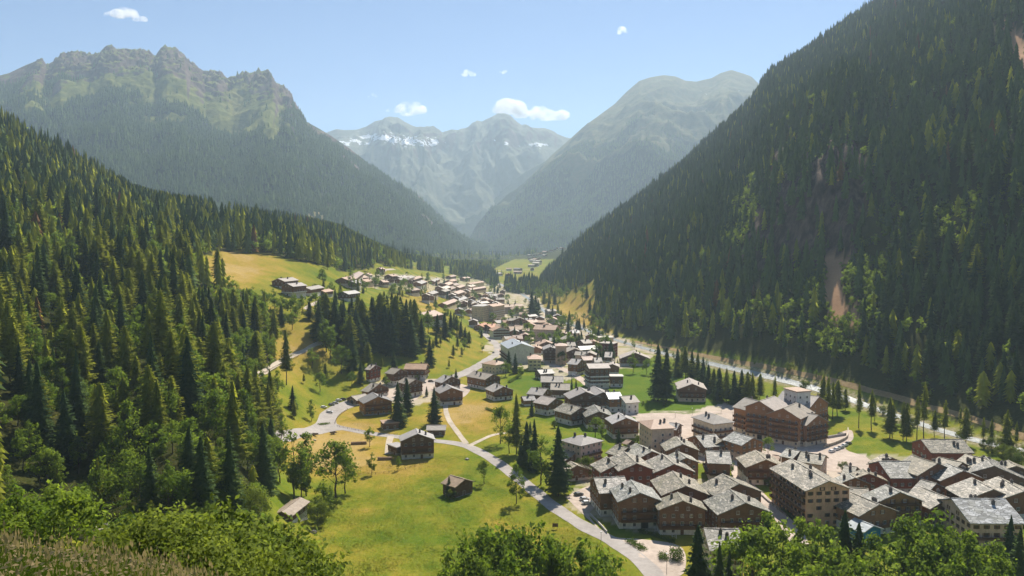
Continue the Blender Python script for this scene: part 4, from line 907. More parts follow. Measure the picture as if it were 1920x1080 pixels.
    for kind, sg, dpt, wid, nrm, ra in faces:
        fx, fy = x + nrm[0] * dpt, y + nrm[1] * dpt
        if -(nrm[0] * fx + nrm[1] * fy) / math.hypot(fx, fy) < -.08: continue
        n = max(1, int(wid / (4.2 if far else 3.3)))
        for k in range(nf):
            zc = k * fl + 1.6
            if zc + .8 > ev - .25 and not (kind == 'g' and not hip and not flat and zc + .9 < ev + .3): continue
            inbase = zc < zb
            dd = dpt - (q if inbase else 0) + .012
            for i in range(n):
                if r.random() < (.25 if far else .10): continue
                tt = (i + .5) / n - .5; off = {1: (sg * dd, sg * tt * wid, zc), 0: (-sg * tt * wid * -1, sg * dd, zc)}[kind == 'g']
                if k == 0 and i == n // 2 and kind == 'g' and door and not far:
                    part(root, 'garage_door' if garage else 'door', GARAGE if garage else DOOR, loc, rz, (off[0], off[1], .05), ra); continue
                wn = part(root, 'window', WINM['g' if (bands or (k == 0 and r.random() < .3)) else ('p' if inbase and win != 'p' else win)], loc, rz, off, ra)
                if not far and y < 700:
                    part(root, 'pane', PANE, loc, rz, (0, 0, 0), parent=wn)
        if kind == 'g' and not hip and not flat and top - ev > 2.4 and not far:
            for tt in ((-.13, .13) if wid > 9 else (0,)):
                wn = part(root, 'window', WINM[win], loc, rz, (sg * (dpt + .012), tt * wid, ev + .35), ra)
        nbal = bal if kind == 'g' else sbal
        for k in range(1, nf + 1):
            if k > nbal: break
            zc = k * fl + .05
            if zc + 1 > ev + (1.5 if kind == 'g' else 0): break
            m = MB(); bw = wid * (.46 if kind == 'g' else .48); dp = 1.25
            rm = 1 if not bands else 2
            m.box(-bw, bw, -dp, 0.0, -.16, 0, 0); m.box(-bw, bw, -dp - .06, -dp + .04, .002, 1.0, rm); m.box(-bw, -bw + .08, -dp + .042, 0.0, .002, .98, rm); m.box(bw - .08, bw, -dp + .042, 0.0, .002, .98, rm)
            for i in range(int(bw * 2 / 3) + 1): m.box(-bw + .1 + i * 3.0, -bw + .24 + i * 3.0, -dp + .05, -dp + .19, 1.0, 2.55, 0)
            d2 = dpt + (0 if zc > zb else -q); part(root, 'balcony', m.mesh('balcony', [m_fwood, m_rail, PLAS['white']]), loc, rz, (sg * d2, 0, zc) if kind == 'g' else (0, sg * d2, zc), ra)
    return root
CR = {'c1': (1040, 720, 3), 'c2': (1440, 720, 3), 'c3': (640, 620, 3.177), 'c4': (860, 560, 4.364), 'c5': (500, 460, 4.5), 'c7': (1240, 640, 4.155), 'z1': (1540, 820, 6), 'z2': (1720, 800, 4.5), 'z3': (960, 660, 7.7125), 'z4': (880, 600, 8), 'z5': (1000, 600, 8), 'z6': (1360, 710, 8), 'y1': (640, 660, 7.2), 'y2': (880, 540, 10.667), 'y3': (780, 490, 10.667), 'y4': (620, 490, 10.667), 'y5': (900, 440, 9), 'p': (0, 0, 1)}
def cv(k, x, y): a, b, s = CR[k]; return a + x / s, b + y / s
def hs(k, ax, ay, bx, by, h, W, label, **kw): return house(cv(k, ax, ay), cv(k, bx, by), h, W, label=label, **kw)
CH = dict(name='chalet', cat='chalet')
AP = dict(name='apartment_building', cat='apartment building', wall='p', win='p')
# --- stone roofed quarter beside the bend of the road
hs('c1', 482, 612, 428, 537, 9.6, 11.8, 'tall brown gabled chalet with white garage base at the end of the paved forecourt', roof='slab', bal=2, bf=.24, garage=True, base='white', **CH)
hs('c1', 393, 518, 218, 526, 9.0, 12.5, 'brown chalet with broad stone roof beside the parked cars', roof='rough', bf=.28, **CH)
hs('c1', 462, 445, 388, 378, 9.5, 11, 'dark red gabled chalet standing taller behind the forecourt chalets', roof='slab', wall='r', bf=.1, **CH)
hs('c1', 352, 452, 290, 408, 8.0, 10.5, 'low dark red chalet wedged in front of the tall dark red one', roof='slab', wall='r', bf=.1, **CH)
hs('c1', 548, 378, 455, 332, 7.5, 10, 'brown chalet with long slab roof between the dark red chalet and the beige block', roof='mossy', **CH)
hs('c1', 412, 358, 345, 338, 7, 10, 'small stone roofed chalet beside the lawn of the pink block', roof='mossy', **CH)
hs('c1', 672, 450, 603, 390, 8.8, 13, 'reddish chalet with wide mossy slab roof in the middle of the stone roofed row', roof='slab', wall='r', bf=.12, **CH)
hs('c1', 742, 415, 690, 375, 8, 9, 'narrow tan chalet at the uphill end of the stone roofed row', roof='mossy', wall='o', bf=.15, **CH)
hs('c1', 738, 572, 664, 488, 9.5, 13, 'brown chalet with the broadest green grey slab roof of the row', roof='mossy', bal=1, bf=.1, **CH)
t_ = hs('c1', 722, 655, 690, 607, 9, 12.5, 'brown chalet with a low porch gable facing the hedged lawn', roof='mossy', bal=1, bf=.2, **CH)
house(cv('c1', 712, 700), cv('c1', 680, 680), 4.6, 10, roof='mossy', root=t_, nch=0, bf=.5, bal=1)
t_ = hs('c1', 1075, 668, 985, 590, 9.4, 14.5, 'large brown double chalet with cracked stone roof beside the grass strip', roof='slab', bal=2, bf=.2, base='grey', **CH)
house(cv('c1', 1040, 560), cv('c1', 942, 503), 9.8, 14.5, roof='slab', root=t_, bf=.2, base='grey', nch=1)
hs('c1', 1040, 812, 838, 812, 8.5, 13.5, 'cream house with big pale stone roof by the spruces at the road junction', roof='rough', wall='p', base='cream', win='w', nch=2)
hs('c1', 642, 196, 502, 202, 11, 13, 'square beige block of three storeys with dark windows and pinkish roof', roof='pink', base='beige', hip=True, pitch=.28, **AP)
hs('c1', 705, 222, 645, 215, 6, 8, 'small brown annex against the beige block', roof='slate', nch=1, name='annex', cat='house')
hs('c1', 955, 186, 828, 146, 9.5, 10, 'cream house with hipped grey roof and balconies by the car park', roof='slate', base='cream', hip=True, pitch=.45, bal=2, sbal=2, **AP)
hs('c1', 905, 280, 790, 290, 6.5, 13, 'low brown chalet with light slab roof below the cream house', roof='slab', bf=.3, **CH)
hs('c1', 945, 318, 903, 300, 5.5, 9, 'little brown chalet tucked under the light slab roof by the lane', roof='mossy', nch=1, **CH)
hs('c1', 722, 338, 680, 293, 7, 11.5, 'brown chalet with plain grey gable facing the narrow lane', roof='mossy', **CH)
hs('c1', 1118, 302, 1005, 268, 8, 10.5, 'tan walled chalet with patched slab roof on the hotel forecourt', roof='slab', wall='o', base='tan', bf=.5, **CH)
hs('c1', 985, 378, 848, 374, 8, 12, 'brown chalet with pale green slab roof standing alone between two lanes', roof='slab', bal=1, sbal=1, **CH)
hs('c1', 1190, 425, 1128, 370, 8, 12.5, 'brown chalet with white curved balcony walls beside the lane', roof='mossy', bal=2, bf=.45, **CH)
hs('c1', 214, 306, 92, 274, 9.5, 11, 'pink block of three storeys with balconies on its end, among garden trees', roof='slate', base='pink', hip=True, pitch=.3, bal=2, **AP)
hs('c1', 118, 388, 60, 370, 5, 9, 'low grey roofed house beside the tall dark spruce', roof='slate', nch=1)
hs('c1', 128, 458, 88, 432, 5, 13, 'low brown house with pale grey roof under the garden trees', roof='mossy', nch=0)
hs('c1', 434, 319, 403, 311, 3.4, 5, 'little brown timber shed on the bank above the stone roofs', roof='brown', wall='d', nch=0, bf=.05, name='shed', cat='shed', door=False)
hs('c1', 1272, 402, 1225, 396, 3.4, 5.5, 'small dark brown shed beside the round green tree', roof='brown', nch=0, wall='d', name='shed', cat='shed')
# --- middle group along the lane
hs('z3', 1005, 800, 745, 735, 7, 11.5, 'chalet with brown upper floor, white arcaded base and weathered roof on the lawn edge', roof='mossy', bal=1, bf=.45, **CH)
hs('z3', 1268, 858, 1190, 757, 7, 11.5, 'dark brown gabled chalet next to the yellow green tree', roof='mossy', wall='d', **CH)
hs('z3', 1655, 950, 1540, 870, 8, 11, 'brown chalet with white balcony fronts opposite the beige block', roof='slate', bal=2, bf=.3, **CH)
hs('z3', 640, 668, 425, 628, 7, 11, 'chalet with grey slate roof and white ground floor behind the lone small spruce', roof='slate', bf=.5, **CH)
hs('z3', 1070, 573, 975, 503, 8.5, 15, 'wide brown gabled chalet in the middle of the crowded slate roofs', roof='slate', bal=2, bf=.3, **CH)
hs('z3', 1320, 580, 1180, 490, 8, 12, 'chalet with pinkish slate roof behind the wide brown gable', roof='slate', **CH)
hs('z3', 1560, 574, 1350, 580, 8, 10.5, 'red brown house with shiny blue grey metal roof', roof='blue', wall='o', bf=.4)
hs('z3', 1772, 622, 1560, 638, 7, 10.5, 'plain white house with grey roof at the corner of the bright lawn', roof='slate', wall='p', base='white', win='p', nch=1)
hs('z3', 842, 455, 560, 450, 6, 11, 'dark chalet with wide light slate roof beside two cypress shaped trees', roof='slate', wall='d', nch=3, **CH)
hs('z3', 745, 347, 415, 345, 6.5, 11, 'chalet with broad grey roof on the edge of the square green lawn', roof='slate', wall='d', nch=3, **CH)
hs('z3', 575, 240, 360, 255, 5, 9, 'low house with dark blue black roof below the yellow house', roof='dark', wall='d', nch=3)
hs('z3', 515, 530, 280, 508, 6, 11, 'low chalet with grey roof and several chimneys beside the green lawn', roof='slate', nch=3, **CH)
hs('z3', 320, 630, 140, 640, 4, 7, 'small low outbuilding with pale roof in front of the many chimneyed chalet', roof='slate', nch=1, name='outbuilding', cat='shed')
hs('z4', 1085, 515, 870, 518, 8.5, 11, 'yellow house with pink tiled roof at the end of the square lawn', roof='pink', wall='p', base='yellow', hip=True, pitch=.35, win='w', nch=2)
t_ = hs('z3', 1385, 158, 1075, 164, 12, 12, 'modern five storey apartment house with brown fronts and white balcony bands', roof='slate', wall='d', base='white', bf=.27, bands=True, bal=3, sbal=3, win='g', name='apartment_building', cat='apartment building', pitch=.28)
house(cv('z3', 1612, 335), cv('z3', 1400, 335), 5.6, 7, flat=True, roof='pale', wall='d', base='white', root=t_, nch=0, bands=True, win='g')
hs('z3', 1012, 105, 860, 92, 8.5, 11.5, 'brown chalet with white ground floor at the street corner by the white van', roof='slate', bal=1, bf=.36, **CH)
hs('z5', 1190, 478, 1075, 475, 9, 12, 'dark chalet with white balcony bands beside the street spruces', roof='slate', wall='d', bal=2, sbal=2, bands=True, **CH)
hs('z5', 1532, 490, 1500, 447, 8, 18, 'broad brown gabled chalet with grey roof close to the river', roof='slate', bal=2, **CH)
hs('z5', 1245, 345, 1015, 330, 9, 9, 'dark red cube shaped building beside the river bank', flat=True, roof='slate', wall='p', base='red', win='p', nch=1)
hs('z5', 965, 375, 665, 392, 6, 9, 'long low building with smooth pale metal roof in the village centre', roof='blue', wall='p', base='grey', win='p', nch=0)
hs('z5', 835, 288, 700, 296, 8, 10, 'house with steep grey roof behind the long metal roof', roof='slate', wall='d')
hs('z5', 628, 426, 565, 388, 8, 12, 'dark timber gabled chalet right of the tan tower block', roof='slate', bal=2, wall='d', **CH)
hs('z5', 505, 345, 320, 345, 12.5, 10, 'slim tan tower block of five storeys in the village centre', roof='pink', base='tan', hip=True, pitch=.22, **AP)
hs('z5', 258, 402, 238, 360, 10, 9, 'grey gabled house with stacked balconies against the tan tower block', roof='slate', wall='d', base='grey', bal=3)
hs('z5', 602, 236, 530, 212, 8.5, 14, 'wide house with light roof and stone front behind the tan tower block', roof='slate', base='beige', bf=.5, bal=1)
hs('z5', 202, 322, 165, 285, 8, 13, 'house with pinkish roof between the big hotel and the tan tower block', roof='pink', wall='d')
hs('z5', 385, 266, 240, 266, 7, 8, 'low house with curved pale roof in front of the big hotel', roof='slate', wall='d', nch=1)
t_ = hs('z4', 1335, 75, 1000, 64, 12.5, 14, 'big pinkish old hotel of four storeys with dormers in its tiled roof', roof='pink', base='pink', wall='p', win='w', name='hotel', cat='hotel', dorm=6, nch=4, pitch=.42)
hs('z4', 785, 352, 650, 275, 12, 17, 'large pale green apartment house with blue grey gable roof', roof='blue', base='green', bal=0, sbal=2, wall='p', win='p', name='apartment_building', cat='apartment building', pitch=.34)
hs('z4', 495, 620, 270, 585, 6.8, 11, 'low cream house with pink roof beside the road', roof='pink', base='cream', wall='p', win='p', hip=True, pitch=.3)
hs('z4', 482, 106, 425, 80, 9, 14, 'pale house with brown gable roof and stacked balconies above the road', roof='brown', base='green', wall='p', win='p', bal=3)
hs('z4', 800, 86, 580, 96, 8, 11, 'long house with brown tiled roof just behind the pale house with stacked balconies', roof='brown', wall='d')
hs('z4', 392, 52, 250, 62, 7, 12, 'house with bright orange tiled roof at the roadside', roof='orange', wall='d')
hs('z4', 232, 40, 140, 62, 6, 9, 'small house with orange roof hugging the road bend', roof='orange', wall='d', nch=1)
hs('z4', 1640, 150, 1530, 152, 7, 9, 'flat tan house by the river trees', roof='pale', wall='p', base='tan', win='p', nch=1)
hs('z5', 1192, 248, 945, 252, 5, 10, 'low pale roofed hall beside the river', roof='pale', wall='p', base='beige', win='p', nch=0, flat=True)
hs('z4', 722, 272, 640, 242, 9, 9, 'small timber gabled house behind the pale green apartment house', roof='brown')
t_ = hs('y2', 605, 300, 360, 322, 15, 12, 'tall beige hotel with two towers in the upper village', roof='brown', base='beige', wall='p', win='w', name='hotel', cat='hotel', pitch=.3, bal=4, sbal=4, bands=True)
house(cv('y2', 350, 335), cv('y2', 155, 350), 13.5, 12, flat=True, roof='pale', wall='p', base='beige', win='w', root=t_, nch=0)
hs('y2', 1045, 312, 640, 332, 9, 11, 'long beige building with tiled roof behind the tall beige hotel', roof='brown', base='beige', wall='p', win='p')
hs('y2', 965, 392, 905, 345, 8, 11, 'white gabled house with brown roof right of the tall beige hotel', roof='brown', base='white', bf=.5)
hs('y2', 1010, 592, 955, 560, 8, 12, 'dark gabled house with grey brown roof in the heart of the old village', roof='slate', wall='d')
hs('y2', 885, 602, 740, 602, 7, 9, 'house with long grey roof beside the dark gable in the old village', roof='slate', wall='d', nch=1)
hs('y2', 1335, 622, 1140, 642, 7, 10, 'house with dusty pink roof behind the big pinkish hotel', roof='pink', wall='d')
hs('y2', 1325, 520, 1150, 532, 5, 8, 'low pale roofed house under the huge village spruce', roof='pale', wall='d', nch=1)
hs('y2', 1715, 415, 1535, 422, 8, 9, 'grey house beside the river below the yellow meadow', roof='slate', wall='p', base='grey', win='p')
hs('y2', 1672, 594, 1640, 560, 7, 10, 'stone gabled house near the river trees', roof='pink', wall='p', base='grey', win='p', nch=1)
# --- chalets round the turning place
hs('y1', 500, 602, 420, 540, 8, 13, 'honey brown chalet on a stone plinth in the mown lawn above the road', roof='slate', wall='h', bal=2, bf=.12, base='grey', **CH)
hs('y1', 512, 442, 405, 404, 6, 14, 'brown chalet with broad grey roof behind the honey brown one', roof='slate', bal=1, **CH)
hs('y1', 322, 562, 130, 590, 3.6, 8, 'open carport with grey roof at the side of the road', roof='slate', wall='d', nch=0, bf=.1, name='carport', cat='carport', garage=True)
hs('y1', 1005, 372, 860, 335, 8, 9.5, 'brown chalet whose gable looks over the parking yard behind the two dark spruces', roof='slate', bal=2, **CH)
hs('y1', 805, 236, 680, 200, 7.5, 10.5, 'brown chalet with white balcony boards in the second row below the knoll', roof='slate', bal=2, **CH)
hs('y1', 468, 188, 392, 150, 8, 9.5, 'plain reddish timber chalet nearest the wooded knoll', roof='slate', wall='r', bf=.2, **CH)
hs('y1', 1168, 168, 870, 140, 7, 11, 'long brown chalet with brownish roof topmost of the row below the knoll', roof='brown', bal=1, sbal=1, **CH)
hs('y1', 1492, 336, 1380, 300, 6.5, 12.5, 'dark gabled chalet beside the main road junction', roof='slate', wall='d', bal=1, **CH)
hs('y1', 1492, 482, 1402, 425, 8, 11.5, 'brown chalet on a tall white base at the top of the straight footpath', roof='slate', bal=1, bf=.4, **CH)
hs('c3', 905, 260, 790, 237, 7.5, 11, 'long brown chalet with white base between the road and the green lawn', roof='slate', bal=2, bf=.3, **CH)
hs('c3', 968, 332, 915, 312, 6.5, 11, 'chalet with white lower floor and brown gable at the top of the dry meadow', roof='slate', bal=1, bf=.5, **CH)
t_ = hs('c3', 456, 612, 445, 582, 8.8, 12, 'dark old farmhouse with wrap around balcony at the fork of the tracks', roof='slate', wall='d', bal=2, bf=.25, win='w', name='farmhouse', cat='house')
house(cv('c3', 366, 672), cv('c3', 296, 686), 3, 7, flat=True, roof='slate', wall='d', base='grey', root=t_, nch=0)
hs('c3', 625, 561, 508, 563, 3.6, 7.5, 'long dark shed with pale grey roof behind the farmhouse', roof='slate', wall='d', nch=0, bf=.05, name='shed', cat='shed', pitch=.3)
hs('c3', 340, 534, 235, 543, 2.8, 7, 'low open shed with reddish flat roof on the mown lawn', roof='brown', wall='d', nch=0, bf=.05, name='shed', cat='shed', flat=True, door=False)
hs('c3', 738, 884, 650, 858, 5, 8, 'old dark timber barn with brown shingle roof alone in the big green meadow', roof='board', wall='d', nch=0, bf=.08, base='grey', name='barn', cat='barn', win='b')
hs('p', 563.5, 945, 527, 945, 3.2, 5.5, 'tiny dark hut with shingle roof at the lower edge of the wood', roof='board', wall='d', nch=0, bf=.05, name='hut', cat='hut')
hs('c7', 243, 330, 215, 282, 8.5, 13.5, 'chalet with cream base and brown balconies alone on the bright green lawn', roof='slate', bal=3, bf=.4, base='cream', **CH)
hs('c5', 290, 318, 168, 314, 7.5, 9, 'brown chalet on a wide white terrace high on the left meadow', roof='slate', bal=1, bf=.4, sbal=1, bands=True, **CH)
hs('c5', 218, 275, 92, 272, 6, 9, 'brown chalet just above the white terrace on the left meadow', roof='slate', **CH)
hs('c5', 440, 340, 320, 346, 5, 8, 'low brown outbuilding beside the terraced chalet on the left meadow', roof='slate', nch=1, name='outbuilding', cat='shed')
hs('c5', 527, 370, 450, 371, 4, 7, 'small orange brown outbuilding at the end of the meadow terrace', roof='brown', wall='o', nch=0, name='outbuilding', cat='shed')
hs('c5', 745, 383, 640, 383, 6, 9, 'house with flat light grey roof among the trees below the upper hamlet', roof='pale', wall='d', nch=0)
hs('c5', 1415, 556, 1285, 556, 8, 14, 'big timber house with pinkish roof in the trees of the knoll', roof='pink', wall='w', nch=1, **CH)
# --- stone roofed quarter on the near side of the car park
hs('z1', 1592, 20, 1115, 20, 8, 14, 'red brown stone roofed house with white base beside the river meadow', roof='slab', wall='r', bf=.3)
hs('z1', 800, 228, 690, 187, 7, 11, 'small arched roof house at the edge of the car park grass', roof='mossy', nch=1)
hs('z1', 1010, 264, 640, 266, 8, 15, 'long reddish chalet with white base and three chimneys facing the inner garden', roof='slab', wall='r', bf=.35, nch=4, **CH)
hs('z1', 1310, 292, 1010, 196, 9, 15, 'stone roofed house with ochre ridge edge behind the long reddish chalet', roof='mossy', nch=3)
hs('z1', 1590, 280, 1320, 216, 8, 9, 'narrow brown house squeezed behind the stone roofs near the river', roof='mossy', nch=1)
hs('z1', 1605, 372, 1415, 290, 8, 14.5, 'dark brown chalet with bare gable wall and slanting slab roof', roof='slab', bf=.05, win='b', **CH)
hs('z1', 1890, 252, 1620, 182, 8, 17, 'wide stone roofed house with cluster of big chimneys', roof='mossy', nch=6, wall='d')
hs('z2', 650, 332, 565, 242, 8, 18, 'dark timber gable house below the big chimneys', roof='slab', wall='d', bal=1)
hs('z2', 838, 330, 765, 280, 7, 13, 'dark gabled house at the outer edge of the stone roofs by the bushes', roof='mossy', wall='d')
hs('z2', 645, 528, 455, 426, 8, 15, 'dark chalet with light rippled slab roof behind the beige flats', roof='slab', wall='d', nch=1, **CH)
hs('z2', 905, 542, 680, 420, 8, 15, 'long stone roofed house with two chimneys beyond the beige flats', roof='slab', wall='w', nch=3)
hs('z1', 1440, 682, 1110, 552, 7.5, 12, 'long brown house with pale slab roof along the garden path', roof='slab', wall='w', bf=.1, nch=1)
hs('z1', 1300, 516, 1120, 472, 7, 13, 'brown house with low grey roof behind the street lamp', roof='mossy', nch=0)
t_ = hs('z2', 742, 606, 285, 604, 9.3, 18, 'beige block of flats with huge rough grey slab roof', roof='rough', base='tan', wall='p', win='b', name='apartment_building', cat='apartment building', nch=3, sbal=1, pitch=.36)
hs('z1', 888, 616, 720, 526, 9.5, 14, 'honey fronted chalet with wide white balcony above the garden lawn', roof='slab', wall='h', bal=3, bf=.3, **CH)
hs('z1', 655, 752, 325, 612, 8, 12.5, 'orange brown chalet with white base between the peach block and the blue shed', roof='slab', wall='o', bal=1, bf=.35, **CH)
hs('z1', 592, 992, 372, 902, 4.6, 7, 'bright blue boarded shed with pale sheet roof', roof='blue', wall='p', base='blue', nch=0, name='shed', cat='shed', door=False, win='p')
hs('z1', 402, 332, 262, 310, 6, 11, 'low house with light slab roof at the corner of the car park', roof='mossy', nch=2)
hs('z1', 382, 452, 300, 396, 6, 10, 'little brown gabled house with pale slab roof behind the peach block', roof='mossy', nch=2)
hs('z1', 538, 406, 470, 350, 7, 11, 'reddish gabled house between the little brown gable and the long reddish chalet', roof='mossy', wall='r', nch=2)
hs('z1', 532, 576, 290, 556, 6, 8, 'low lean house with grey roof behind the orange brown chalet', roof='mossy', nch=0)
t_ = hs('c2', 345, 545, 130, 420, 12.2, 13, 'peach apartment block of five storeys with dark balconies and stone slab roof', roof='slab', base='peach', wall='p', win='b', name='apartment_building', cat='apartment building', nch=4, bal=0, sbal=4, pitch=.38)
hs('c2', 325, 400, 185, 380, 6.5, 10, 'long pinkish beige house with grey roof along the car park', roof='mossy', wall='p', base='pink', win='p', nch=3)
hs('c2', 182, 376, 105, 360, 6.6, 9, 'brown boarded house with grey roof joined to the long pinkish house', roof='mossy', nch=2)
# --- the big wooden hotel
t_ = hs('z6', 512, 334, 740, 256, 14.5, 12.5, 'large brown timber hotel with several gables and a white arcade facing the car park', roof='slate', wall='o', base='cream', bf=.2, win='p', bal=4, name='hotel', cat='hotel', pitch=.48, nch=1, garage=True)
house(cv('z6', 865, 440), cv('z6', 1090, 350), 13.5, 13, roof='slate', wall='o', base='cream', bf=.22, bal=4, root=t_, win='p', pitch=.48, nch=1)
house(cv('z6', 1395, 548), cv('z6', 1150, 492), 11.0, 13, roof='slate', wall='o', base='cream', bf=.28, bal=3, sbal=1, root=t_, win='p', pitch=.48, nch=1)
house(cv('z6', 500, 330), cv('z6', 290, 280), 12.5, 13, roof='slate', wall='o', base='cream', bf=.25, bal=0, sbal=3, root=t_, win='p', pitch=.48, nch=1)
house(cv('z6', 1140, 216), cv('z6', 860, 180), 15, 16, roof='slate', wall='o', base='cream', bf=.2, root=t_, win='p', pitch=.45, nch=1)
house(cv('z6', 1412, 266), cv('z6', 1150, 225), 14.5, 17, roof='slate', wall='o', base='cream', bf=.2, bal=3, root=t_, win='p', pitch=.45, nch=1)
house(cv('z6', 1200, 150), cv('z6', 960, 165), 17, 9, roof='pink', wall='p', base='white', flat=True, root=t_, win='p', nch=0)
# --- the far village, each house its own object
def far_houses(k, rows, group, labels, h=6.5, roofs=('slate', 'slate', 'pink', 'brown'), cat='house'):
    s = CR[k][2]
    for i, row in enumerate(rows):
        X, Y, w_ = row[:3]; px, py = cv(k, X, Y); r = random.Random(i + int(px)); x, y, z = hit(px, py, h * K)
        wm = w_ / s * y / F / K; rf = row[3] if len(row) > 3 else r.choice(roofs); gable = r.random() < .45
        lab = labels[rf] if isinstance(labels, dict) else labels
        if gable:
            W_ = wm * .9; dz = 9 * K * F * (HC - z - h * K) / y ** 2; house((px + r.uniform(-2, 2) * 2000 / y * .4, py + dz * .5), (px + r.uniform(-2, 2) * .4, py - dz * .5), h, max(W_, 8), roof=rf, wall=r.choice('wwdd'), base='white', bf=r.choice((.3, .45)), label=lab, group=group, far=True, nch=1, cat=cat)
        else:
            hw = w_ / s / 2; a = r.uniform(-.05, .05) * hw; house((px + hw, py + a), (px - hw, py - a), h, r.uniform(8, 11), roof=rf, wall=r.choice('wwdp'), base=r.choice(('white', 'cream', 'beige')), bf=.4, label=lab, group=group, far=True, nch=1, win='p', cat=cat)
far_houses('y2', [(60, 400, 200, 'pink'), (80, 620, 150), (1080, 480, 160), (1180, 600, 140), (640, 720, 220, 'brown'), (1010, 740, 200, 'brown'), (880, 820, 160), (1130, 790, 150, 'pink'), (1450, 640, 160), (1560, 700, 150), (700, 600, 150), (560, 640, 130), (1420, 560, 130), (1760, 520, 120), (460, 120, 160), (300, 200, 200), (620, 190, 180), (120, 260, 180), (500, 150, 150), (700, 640, 120), (1240, 700, 150, 'pink'), (760, 960, 150), (1120, 900, 160), (960, 940, 200, 'pink')],
   'houses packed in the village core', {'slate': 'grey roofed house packed in the village core around the tall beige hotel', 'pink': 'pink roofed house packed in the village core around the tall beige hotel', 'brown': 'brown roofed house packed in the village core around the tall beige hotel'}, h=7)
far_houses('y3', [(560, 500, 130), (820, 590, 150), (1380, 650, 150), (1120, 700, 160), (720, 640, 150), (1480, 760, 150), (1330, 800, 170), (1000, 560, 140), (1600, 800, 150), (1240, 860, 130), (620, 420, 110), (860, 480, 120), (1080, 470, 110), (780, 700, 140), (960, 780, 150), (1180, 820, 150), (200, 640, 120), (560, 560, 120), (1700, 640, 120), (1420, 880, 150)],
   'pale blocks of the upper village', {'slate': 'pale taller house with grey roof filling the upper village ribbon', 'pink': 'pale taller house with pink roof filling the upper village ribbon', 'pale': 'pale taller house with light roof filling the upper village ribbon'}, h=8.5, roofs=('slate', 'pink', 'pale'))
far_houses('z5', [(470, 180, 150, 'pink'), (620, 140, 170), (860, 200, 120), (560, 330, 130), (900, 300, 110), (720, 470, 180), (860, 470, 170), (800, 540, 170), (960, 560, 120), (40, 380, 120), (1190, 640, 110)],
   'houses behind the tan tower block', {'slate': 'small grey roofed house crowded behind the tan tower block', 'pink': 'small pink roofed house crowded behind the tan tower block', 'brown': 'small brown roofed house crowded behind the tan tower block'}, h=7, roofs=('slate', 'slate', 'pink'))
far_houses('y3', [(60, 390, 110), (360, 350, 120, 'slate'), (700, 275, 110), (700, 360, 110), (980, 310, 120), (500, 430, 110), (450, 490, 110), (650, 520, 160), (300, 600, 130), (950, 580, 160), (1200, 520, 320), (1180, 410, 280), (1000, 640, 180), (930, 690, 180), (1250, 640, 220), (1440, 610, 120), (870, 730, 180), (1100, 760, 180), (640, 785, 240, 'pink'), (920, 830, 150), (860, 930, 120), (1050, 950, 190), (1540, 690, 140), (1660, 720, 140), (290, 670, 90), (1730, 570, 90), (1350, 720, 120), (760, 440, 100), (850, 640, 110)],
   'houses of the upper village', {'slate': 'grey roofed house packed in the upper village beyond the tall beige hotel', 'pink': 'pink roofed house packed in the upper village beyond the tall beige hotel', 'brown': 'brown roofed house packed in the upper village beyond the tall beige hotel'})
far_houses('y4', [(310, 305, 190), (450, 260, 230, 'pink'), (620, 280, 120), (690, 350, 170), (820, 320, 90), (450, 380, 110), (1050, 370, 120), (1190, 340, 170), (1400, 285, 160), (1540, 295, 140), (1420, 335, 150), (1560, 370, 220), (1680, 310, 180), (1790, 390, 130), (1210, 255, 130), (1640, 540, 160, 'brown'), (1000, 120, 80), (740, 230, 60)],
   'houses of the hillside hamlet', {'slate': 'grey roofed house of the hamlet on the rise above the wooded knoll', 'pink': 'pink roofed house of the hamlet on the rise above the wooded knoll', 'brown': 'brown roofed house of the hamlet on the rise above the wooded knoll'}, h=6)
far_houses('y5', [(80, 550, 140, 'brown'), (490, 560, 100), (640, 560, 110), (640, 610, 140), (480, 650, 110), (280, 640, 120)], 'houses on the far green meadow', {'slate': 'grey roofed house on the far green meadow beyond the village', 'pink': 'pink roofed house on the far green meadow beyond the village', 'brown': 'brown roofed house on the far green meadow beyond the village'}, h=6)
far_houses('y5', [(830, 390, 70), (890, 370, 70), (900, 420, 90), (940, 400, 60), (960, 460, 110), (880, 500, 100), (960, 490, 90), (880, 555, 80), (910, 335, 50), (950, 330, 50), (1010, 310, 70), (1050, 305, 50), (1100, 275, 60), (1180, 220, 60), (1200, 250, 80), (1260, 235, 60), (1305, 210, 40), (1380, 210, 40), (1090, 335, 50), (1000, 380, 60), (840, 330, 40), (990, 430, 70)],
   'houses of the farthest hamlet', {'slate': 'tiny grey roofed house of the farthest hamlet at the foot of the forest slope', 'pink': 'tiny pink roofed house of the farthest hamlet at the foot of the forest slope', 'brown': 'tiny brown roofed house of the farthest hamlet at the foot of the forest slope', 'pale': 'tiny white roofed house of the farthest hamlet at the foot of the forest slope'}, h=6.5, roofs=('pink', 'slate', 'pale'))
